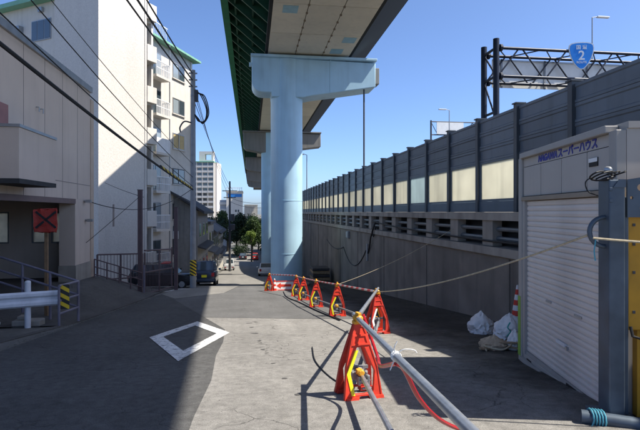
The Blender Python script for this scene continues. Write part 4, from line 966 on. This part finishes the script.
# red hose
tie = tops[0]+d0*.62
hose = [tops[0]+Vector((.05, -.03, .05)), tops[0]+Vector((.09, -.15, -.12)), tops[0]+Vector((.08, -.55, -.27)), tops[0].lerp(tie, .55)+Vector((.05, 0, -.27)), tops[0].lerp(tie, .85)+Vector((.03, 0, -.12)), tie+Vector((.0, .0, -.045)), tie+Vector((.09, .10, -.13)), tie+Vector((.26, .30, -.40)), tie+Vector((.52, .58, -.68)), Vector((1.78, 4.05, g(4.05)+.05)), Vector((1.95, 4.05, g(4.05)+.02)), Vector((2.08, 3.7, g(3.7)+.02)), Vector((2.15, 3.1, g(3.1)+.02)), Vector((2.1, 2.3, g(2.3)+.02))]
tag(MB().tube(spline(hose), .017, 8).build('red_hose', hose_red, smooth=True), 'red rubber hose drooping from the large barricade onto the paving', 'hose')
m_ = MB()
for k in range(2): m_.lathe([(.031, -.012+.03*k), (.036, -.004+.03*k), (.031, .006+.03*k)], tuple(tie), 12, 'y')
m_.tube(spline([tie+Vector((.01, 0, .03)), tie+Vector((.05, -.02, .055)), tie+Vector((.11, -.03, .05)), tie+Vector((.13, -.03, .03))]), .0035, 5).tube(spline([tie+Vector((-.01, 0, .03)), tie+Vector((-.02, -.02, .07)), tie+Vector((.0, -.02, .11))]), .0035, 5)
m_.tube([tie+Vector((-.02, 0, -.03)), tie+Vector((-.05, -.02, -.08))], .004, 5)
tag(m_.build('string_tie', rope_white), 'white string tied round the upper pipe and hose', 'string')
wire('straw rope stretched from the roped barricade to the steel post by the container', tuple(tops[1]), (3.13, 4.25, 1.30), .12, .011, rope_m, 24, 'rope', cat='rope')
wire('pale cord running from the barricade row up to the wall balustrade', tuple(tops[2]), (5.70, 13.6, 1.02), .12, .008, rope_m, 16, 'rope', cat='rope')
tag(MB().tube(spline([(1.05, 8.6, g(8.6)+.02), (0.95, 7.4, g(7.4)+.02), (1.0, 6.4, g(6.4)+.015), (1.12, 5.75, g(5.75)+.02)]), .010, 6).build('ground_cable', cable_m, smooth=True), 'thin black cable lying on the paving behind the large barricade', 'cable')
tag(MB().tube(spline([(2.2, 12.3, g(12.3)+.03), (1.95, 15, g(15)+.03), (1.75, 18, g(18)+.03), (1.5, 21, g(21)+.03), (1.6, 25, g(25)+.03)]), .018, 6).build('ground_cable', cable_m, smooth=True), 'black cable snaking along the ground beside the barricade row', 'cable')
# arrow board
abd = thing('arrow_board', 'low white board with a red arrow leaning in front of the pier foot', 'sign', (1.7, 26.6, g(26.6)))
MAB = Matrix.Translation((1.75, 26.6, g(26.6)+.02))@Matrix.Rotation(R(-12), 4, 'X')
MB().box(-.52, .52, -.015, .015, 0, .46, MAB).build('board', white_refl, abd)
MB().ring_prism([(-.54, -.02), (.54, -.02), (.54, .48), (-.54, .48)], [(-.50, .02), (.50, .02), (.50, .44), (-.50, .44)], -.03, .03, lambda u, w, a: MAB@Vector((u, a, w))).build('frame', red_plastic, abd)
MB().prism([(-.40, .23), (-.18, .38), (-.18, .29), (.38, .29), (.38, .17), (-.18, .17), (-.18, .08)], -.024, -.017, lambda u, w, a: MAB@Vector((u, a, w))).build('arrow', red_plastic, abd)
tag(MB().lathe([(.17, 0), (.17, .03), (.12, .03), (.03, .62), (.025, .64)], (1.22, 26.35, g(26.35)), 16).build('traffic_cone', cone_stripe, smooth=True), 'small striped traffic cone between the arrow board and the end barricade', 'cone')

# ------------------------------------------------------------------ container
CO = Vector((3.93, 6.95, g(6.95)+.01)); dx = Vector((-.186, -.983, 0)).normalized(); dn = Vector((-dx.y, dx.x, 0))*-1
# local x along the front (left to right), local y into the container, local z up
inn_ = Vector((.983, -.186, 0)).normalized()
MC = Matrix(((dx.x, inn_.x, 0, CO.x), (dx.y, inn_.y, 0, CO.y), (0, 0, 1, CO.z), (0, 0, 0, 1)))
ct = thing('storage_container', 'grey prefabricated storage container with a closed roller shutter', 'container', tuple(CO))
def cbx(name, x0, x1, y0, y1, z0, z1, m, par=None, bev=0): return MB().box(x0, x1, y0, y1, z0, z1, MC).build(name, m, par or ct, bevel=bev)
CW, CH, CD = 2.68, 3.03, 1.75
cbx('side_wall', 0.0, .05, .10, CD, .1, CH-.05, cont_wall); cbx('side_wall', CW-.05, CW, .10, CD, .1, CH-.05, cont_wall); cbx('rear_wall', .05, CW-.05, CD-.05, CD, .1, CH-.05, cont_wall)
cbx('roof', -.02, CW+.02, .105, CD+.02, CH-.05, CH+.015, cont_frame)
cbx('corner_post', 0, .14, 0, .10, .0, CH-.06, cont_frame, bev=.01); cbx('corner_post', CW-.14, CW, 0, .10, .0, CH-.06, cont_frame, bev=.01)
cbx('base_beam', .14, CW-.14, .02, .12, .0, .14, cont_frame, bev=.008); cbx('threshold', .14, CW-.14, -.03, .015, .03, .085, cont_frame)
cbx('fork_pocket', .30, .46, .014, .022, .035, .105, black_tape)
cbx('top_beam', .14, CW-.14, -.035, .10, CH-.075, CH-.0, cont_frame, bev=.01); cbx('fascia', .142, CW-.142, .03, .08, 2.835, CH-.078, cont_wall)
for k in range(4):
    w = .635; x0 = .15+k*w
    cbx('upper_panel', x0+.008, min(x0+w, CW-.15)-.008, .025, .075, 2.41, 2.828, cont_wall, bev=.006)
cbx('shutter_guide', .142, .23, .012, .09, .14, 2.40, cont_frame); cbx('shutter_guide', CW-.23, CW-.142, .012, .09, .14, 2.40, cont_frame)
cbx('shutter_hood', .142, CW-.142, -.01, .09, 2.345, 2.402, mat('hood_tan', (.30, .25, .19), .6), bev=.006)
# roller curtain: corrugated slats as one ribbed sheet
prf = []; ns = 30; sh = (2.345-.19)/ns
for k in range(ns):
    z = .19+k*sh; prf += [(.060, z), (.050, z+sh*.12), (.046, z+sh*.5), (.050, z+sh*.86), (.062, z+sh*.93)]
poly = prf+[(.085, 2.345), (.085, .19)]
MB().prism(poly, .232, CW-.232, lambda u, w, a: MC@Vector((a, u, w))).build('shutter_curtain', shutter_m, ct)
cbx('bottom_rail', .232, CW-.232, .03, .088, .142, .188, cont_frame)
cbx('lock_plate', 1.25, 1.5, .030, .05, .58, .62, white_metal); cbx('lock_knob', 1.53, 1.57, .02, .05, .56, .60, galv)
cbx('finger_slot', .92, 1.08, .036, .05, 1.02, 1.045, cont_frame); cbx('finger_slot', 1.72, 1.9, .036, .05, 1.0, 1.025, cont_frame); cbx('rating_label', 1.55, 1.8, .022, .03, .15, .18, black_tape)
cbx('green_tape', -.004, .10, -.004, .0, .08, .95, sticker_green)
cbx('maker_plate', 2.12, 2.3, .015, .034-.012, 2.66, 2.75, black_tape); cbx('plate_strip', 2.12, 2.3, .010, .0135, 2.705, 2.747, white_refl)
RX = Matrix.Rotation(R(90), 4, 'X')
for body, x, size, bold in (('NAGAWA', 1.00, .118, .005), ('スーパーハウス', 1.80, .125, .003)):
    me = text_mesh(body, size, .002, bold); me.materials.clear(); me.materials.append(text_blue)
    shr = Matrix(((1, .18 if body[0] == 'N' else 0, 0, 0), (0, 1, 0, 0), (0, 0, 1, 0), (0, 0, 0, 1)))
    ws = [v.co.x for v in me.vertices]; wd = (max(ws)-min(ws)) if ws else 1
    me.transform(MC@Matrix.Translation((x, .026, 2.893))@RX@shr@Matrix.Diagonal(((.60 if body[0] == 'N' else .95)/wd, 1, 1, 1)))
    link('lettering', me, ct)

# ------------------------------------------------------------------ steel post with base and yellow panel
sp_ = thing('steel_post', 'blue grey boxed steel post with a bracket plate and welded ring beside the container', 'post', (3.27, 4.2, g(4.2)))
MS = Matrix.Translation((3.27, 4.21, g(4.2)))@Matrix.Rotation(R(-14), 4, 'Z')@Matrix.Scale(1.04, 4)
def sx(name, x0, x1, y0, y1, z0, z1, m, bev=0.006, par=None): return MB().box(x0, x1, y0, y1, z0, z1, MS).build(name, m, par or sp_, bevel=bev)
sx('shaft', -.03, .105, -.08, .14, .06, 2.13, steel_blue, .012)
b = MB().prism([(.0, 2.06), (.103, 2.06), (.103, 2.13), (.05, 2.13)], -.094, -.082, lambda u, w, a: MS@Vector((u, a, w))); b.build('top_chamfer', steel_blue, sp_)
sx('rear_channel', .12, .155, -.03, .12, .06, 1.98, steel_blue)
sx('base_plate', -.12, .2, -.16, .2, -.02, .055, steel_blue, .01)
MB().tube([MS@Vector((-.27, -.10, .06)), MS@Vector((.9, -.42, .04))], .062, 14).build('base_pipe', steel_blue, sp_, smooth=True)
arc = [MS@Vector((-.03-.13*math.sin(R(a)), .0, 1.76-.13*math.cos(R(a))*-1-.09)) for a in range(0, 181, 15)]
MB().tube(arc, .022, 10).build('ring', steel_blue, sp_, smooth=True)
for z in (1.93, 2.03): MB().lathe([(.014, -.095), (.014, -.08)], (0, 0, 0), 8, 'y').build('bolt', galv_dull, sp_) if False else sx('bolt', -.03, -.005, -.092, -.081, z, z+.03, steel_blue, .004)
# perforated gusset plate: ring segments around five holes
pl = [(.125, 1.80), (.30, 1.80), (.45, 1.92), (.95, 1.95), (.95, 2.26), (.125, 2.13)]
bmg = bmesh.new()
def disc(cx, cz, r, n=16): return [(cx+r*math.cos(2*math.pi*k/n), cz+r*math.sin(2*math.pi*k/n)) for k in range(n)]
holes = [(.235, 2.06, .03), (.16, 1.97, .014), (.24, 1.88, .014), (.36, 2.0, .016), (.6, 2.08, .034)]
cuv = bpy.data.curves.new('plate', 'CURVE'); cuv.dimensions = '2D'; cuv.fill_mode = 'BOTH'; cuv.extrude = .012
for pts in [pl]+[disc(*h_)[::-1] for h_ in holes]:
    s_ = cuv.splines.new('POLY'); s_.points.add(len(pts)-1); s_.use_cyclic_u = True
    for q, (u, w) in zip(s_.points, pts): q.co = (u, w, 0, 1)
to = bpy.data.objects.new('tmp', cuv); COL.objects.link(to); bpy.context.view_layer.update()
me = bpy.data.meshes.new_from_object(to.evaluated_get(bpy.context.evaluated_depsgraph_get())); bpy.data.objects.remove(to)
me.materials.clear(); me.materials.append(steel_blue); me.transform(MS@Matrix.Translation((0, -.06, 0))@RX); link('gusset_plate', me, sp_)
m_ = MB()
for k in range(4):
    m_.tube([MS@Vector((-.06+.10*math.cos(a)+.03*k, -.02+.05*math.sin(a*2+k), 2.165+.04*math.sin(a+k*.5))) for a in [2*math.pi*q/16 for q in range(14)]], .008, 6)
m_.tube(spline([MS@Vector(p) for p in ((-.10, 0, 2.17), (-.19, 0, 2.12), (-.18, -.02, 2.03), (-.10, -.03, 1.99))]), .006, 6)
tag(m_.build('cable_loop', cable_m, smooth=True), 'black cable looped on top of the blue grey steel post', 'cable')
sl = thing('work_lamp', 'small round silver work lamp clipped on the steel post top', 'lamp', tuple(MS@Vector((-.02, 0, 2.13))))
MB().lathe([(.012, -.035), (.03, -.015), (.036, .015), (.032, .02)], tuple(MS@Vector((-.0, .0, 2.22))), 14, 'y').build('head', galv, sl, smooth=True)
MB().tube([MS@Vector((0, .0, 2.13)), MS@Vector((0, .0, 2.2))], .008, 8).build('stem', galv_dull, sl)
yp = thing('yellow_panel', 'mustard yellow steel machine panel bolted behind the steel post', 'machine', tuple(MS@Vector((.5, .05, .1))))
MB().box(.165, 1.2, .0, .10, .80, 1.95, MS).build('panel', machine_yellow, yp, bevel=.01)
for z in (1.55, 1.72, 1.3, .95): MB().box(.20, .222, -.008, .0, z, z+.025, MS).build('bolt', frame_dark, yp)
MB().box(.26, .33, .04, .12, .02, .80, MS).build('leg', machine_yellow, yp); MB().tube([MS@Vector(p) for p in ((.17, -.03, .84), (.18, -.05, .76), (.24, -.05, .74), (.30, -.05, .80))], .014, 8).build('hose', cable_m, yp, smooth=True)
wire('straw rope wrapped at the steel post running to the right', tuple(MS@Vector((-.18, -.12, 1.62))), tuple(MS@Vector((.9, -.25, 1.56))), .01, .012, rope_m, 10, 'rope', cat='rope')
m_ = MB()
for k in range(5): m_.tube([MS@Vector((-.2+.022*k, -.115-.006*k+.075*math.cos(a), .06+.075*math.sin(a))) for a in [2*math.pi*q/10 for q in range(11)]], .008, 5)
m_.tube([MS@Vector(p) for p in ((-.2, -.2, .08), (-.24, -.22, -.0), (-.12, -.26, -.03), (-.05, -.24, -.02))], .007, 5)
tag(m_.build('blue_rope', rope_blue, smooth=True), 'light blue rope knotted round the steel post base', 'rope')
tag(MB().tube([MS@Vector((-.13, -.06, 1.62)), MS@Vector((-.15, -.07, 1.5)), MS@Vector((-.14, -.07, 1.42))], .006, 5).build('blue_twine', rope_blue), 'short blue twine hanging from the ring on the steel post', 'twine')
oc = tag(MB().ring_prism([(.26, .03), (.85, .03), (.85, .36), (.26, .36)], [(.30, .08), (.81, .08), (.81, .31), (.30, .31)], .2, .24, lambda u, w, a: MS@Vector((u, a, w))).box(.28, .83, .205, .235, .14, .18, MS).box(.28, .83, .205, .235, .22, .26, MS).build('orange_crate', mat('orange_plastic', (.65, .09, .03), .45)), 'small orange plastic lattice crate behind the yellow panel leg', 'crate')

# ------------------------------------------------------------------ rubbish beside the container
def bag(label, x, y, r, hgt, m, seed, group=None):
    rn = random.Random(seed); bm = bmesh.new(); bmesh.ops.create_icosphere(bm, subdivisions=4, radius=1)
    from mathutils import noise
    for v in bm.verts:
        n_ = noise.noise(v.co*1.6+Vector((seed*3.1, 0, 0)))*.22+abs(noise.noise(v.co*3.6+Vector((0, seed*2.0, 0))))*-.34+abs(noise.noise(v.co*8+Vector((0, 0, seed))))*-.12+.1
        co = v.co*(1+n_); z = max(co.z, -.55)
        if z > .45: k = 1-min(.75, (z-.45)*1.15); co.x *= k; co.y *= k; z = .45+(z-.45)*1.3
        v.co = Vector((co.x*r, co.y*r*.85, (z+.55)*hgt/1.6))
    me = bpy.data.meshes.new('rubbish_bag'); bm.to_mesh(me); bm.free(); me.materials.append(m)
    o = link('rubbish_bag', me, None, smooth=True, loc=(x, y, g(y)+.0), rz=rn.uniform(0, 6)); tag(o, label, 'bag', group); return o
bag('crumpled white rubbish bag lying farthest from the container by the wall', 4.62, 9.6, .30, .40, bag_white, 1)
bag('crumpled white rubbish bag with a turquoise string between the other bags', 4.78, 8.75, .30, .44, bag_white, 2)
bag('pale blue rubbish bag tucked against the container corner', 5.05, 8.5, .22, .38, bag_blue, 3)
bag('heap of tan cloth sheeting dumped on the wood scraps', 4.0, 7.85, .24, .22, mat('cloth_tan', (.46, .36, .25), .9, var=.2, scale=9, bump=.5, bscale=18), 6)['category'] = 'cloth'
bag('small white rubbish bag lying on the wood scraps', 4.32, 7.75, .15, .30, bag_white, 4)
tag(MB().tube(spline([(4.62, 8.45, g(8.5)+.36), (4.56, 8.42, g(8.5)+.28), (4.6, 8.40, g(8.4)+.2), (4.52, 8.38, g(8.4)+.12)]), .012, 6).build('turquoise_string', mat('turquoise', (.05, .4, .33), .6)), 'turquoise string trailing from a white rubbish bag', 'string')
rn = random.Random(9)
for k in range(7):
    a = rn.uniform(-.9, .9); L_ = rn.uniform(.25, .5); c = Vector((4.12+rn.uniform(-.22, .2), 7.65+rn.uniform(-.3, .35), 0)); z = g(c.y)+.015+.024*k
    Mw = Matrix.Translation((c.x, c.y, z))@Matrix.Rotation(a, 4, 'Z')@Matrix.Rotation(rn.uniform(-.04, .04)-.0, 4, 'Y')
    tag(MB().box(-L_/2, L_/2, -.035, .035, -.01, .012, Mw).build('wood_scrap', wood_m), 'short splintered wood scrap in the pile at the container corner', 'wood scrap', 'wood scraps by the container')
m_ = MB().tube(spline([(3.75, 7.6, g(7.6)+.03), (3.9, 7.95, g(7.9)+.05), (4.2, 8.05, g(8)+.06), (4.25, 7.7, g(7.7)+.13), (3.95, 7.45, g(7.4)+.06), (3.8, 7.8, g(7.8)+.08), (4.05, 8.1, g(8.1)+.06)]), .014, 6)
tag(m_.build('tangled_rope', rope_m, smooth=True), 'tangled straw rope lying over the wood scraps', 'rope')
cn = thing('traffic_cone', 'tall red and white traffic cone behind the container corner', 'cone', (5.5, 9.75, g(9.75)))
MB().lathe([(.16, .04), (.025, .95), (.0, .96)], (5.5, 9.75, g(9.75)), 20, cap=False).build('body', cone_stripe, cn, smooth=True)
MB().box(5.28, 5.72, 9.53, 9.97, g(9.75)-.02, g(9.75)+.05).build('base', red_plastic, cn, bevel=.015)

# grit and litter gathered along the wall foot and the left kerb
rg = random.Random(12); b = MB()
def grit(x, y, r):
    z = g(y)+.008; o = len(b.v); a = rg.uniform(0, 6.28)
    b.v += [(x+r*math.cos(a), y+r*math.sin(a), z), (x+r*math.cos(a+2.1), y+r*math.sin(a+2.1), z), (x+r*math.cos(a+4.2), y+r*math.sin(a+4.2), z), (x, y, z+r*rg.uniform(.5, 1.0))]
    b.f += [(o, o+1, o+3), (o+1, o+2, o+3), (o+2, o, o+3)]
for k in range(1500): grit(5.78-abs(rg.gauss(0, .16)), rg.uniform(6.8, 32), rg.uniform(.006, .024))
for k in range(500): grit(-4.40+rg.gauss(0, .10), rg.uniform(9.5, 25), rg.uniform(.005, .02))
for k in range(420): grit(rg.uniform(-.5, 3.6), rg.uniform(4.2, 12), rg.uniform(.003, .009))
stuff(b.build('grit', earth))
# ------------------------------------------------------------------ fittings on the wall
wire('thin drooping black cable pinned along the lower wall near the pier', (5.77, 38, -.6), (5.77, 31, -.7), .35, .02)
wire('looping black cable pinned low on the wall between its clips', (5.77, 31, -.7), (5.77, 24.8, -.45), .95, .022)
wire('long black cable hung along the balustrade columns of the wall', (5.77, 23.5, 1.05), (5.77, 6.5, .83), .12, .028)
tag(MB().tube(spline([(5.74, 22.7, 1.02), (5.68, 22.8, .8), (5.66, 23.3, .3), (5.74, 23.9, -.2), (5.76, 24.3, -.55)]), .035, 7).tube(spline([(5.72, 22.7, 1.0), (5.66, 23.0, .6), (5.7, 22.9, .35), (5.72, 22.6, .8)]), .03, 7).build('cable_bundle', cable_m, smooth=True), 'thick black cable bundle hanging down from the balustrade', 'cable')
jb = thing('junction_box', 'small pale junction box with conduit on the concrete wall', 'box', (5.75, 29.3, -.2))
MB().box(5.66, 5.80, 29.0, 29.6, -.05, .35).build('case', galv_dull, jb, bevel=.02); MB().box(5.64, 5.66, 29.05, 29.55, 0, .3).build('lid', galv, jb)
tag(MB().box(5.74, 5.80, 24.4, 24.62, -.95, -.1).build('conduit_cover', galv_dull, bevel=.01), 'narrow vertical metal conduit cover on the wall', 'conduit')
# site clutter stacked at the wall behind the pier
ck = thing('site_pallet', 'stack of timber and sheeted material leaning by the wall behind the pier', 'stack', (4.8, 36, g(36)))
for k in range(5): MB().box(4.3, 5.5, 34.5+.1*k, 36.6, g(35.5)+.02+.22*k, g(35.5)+.2+.22*k).build('timber', wood_m if k % 2 else frame_dark, ck, bevel=.02)
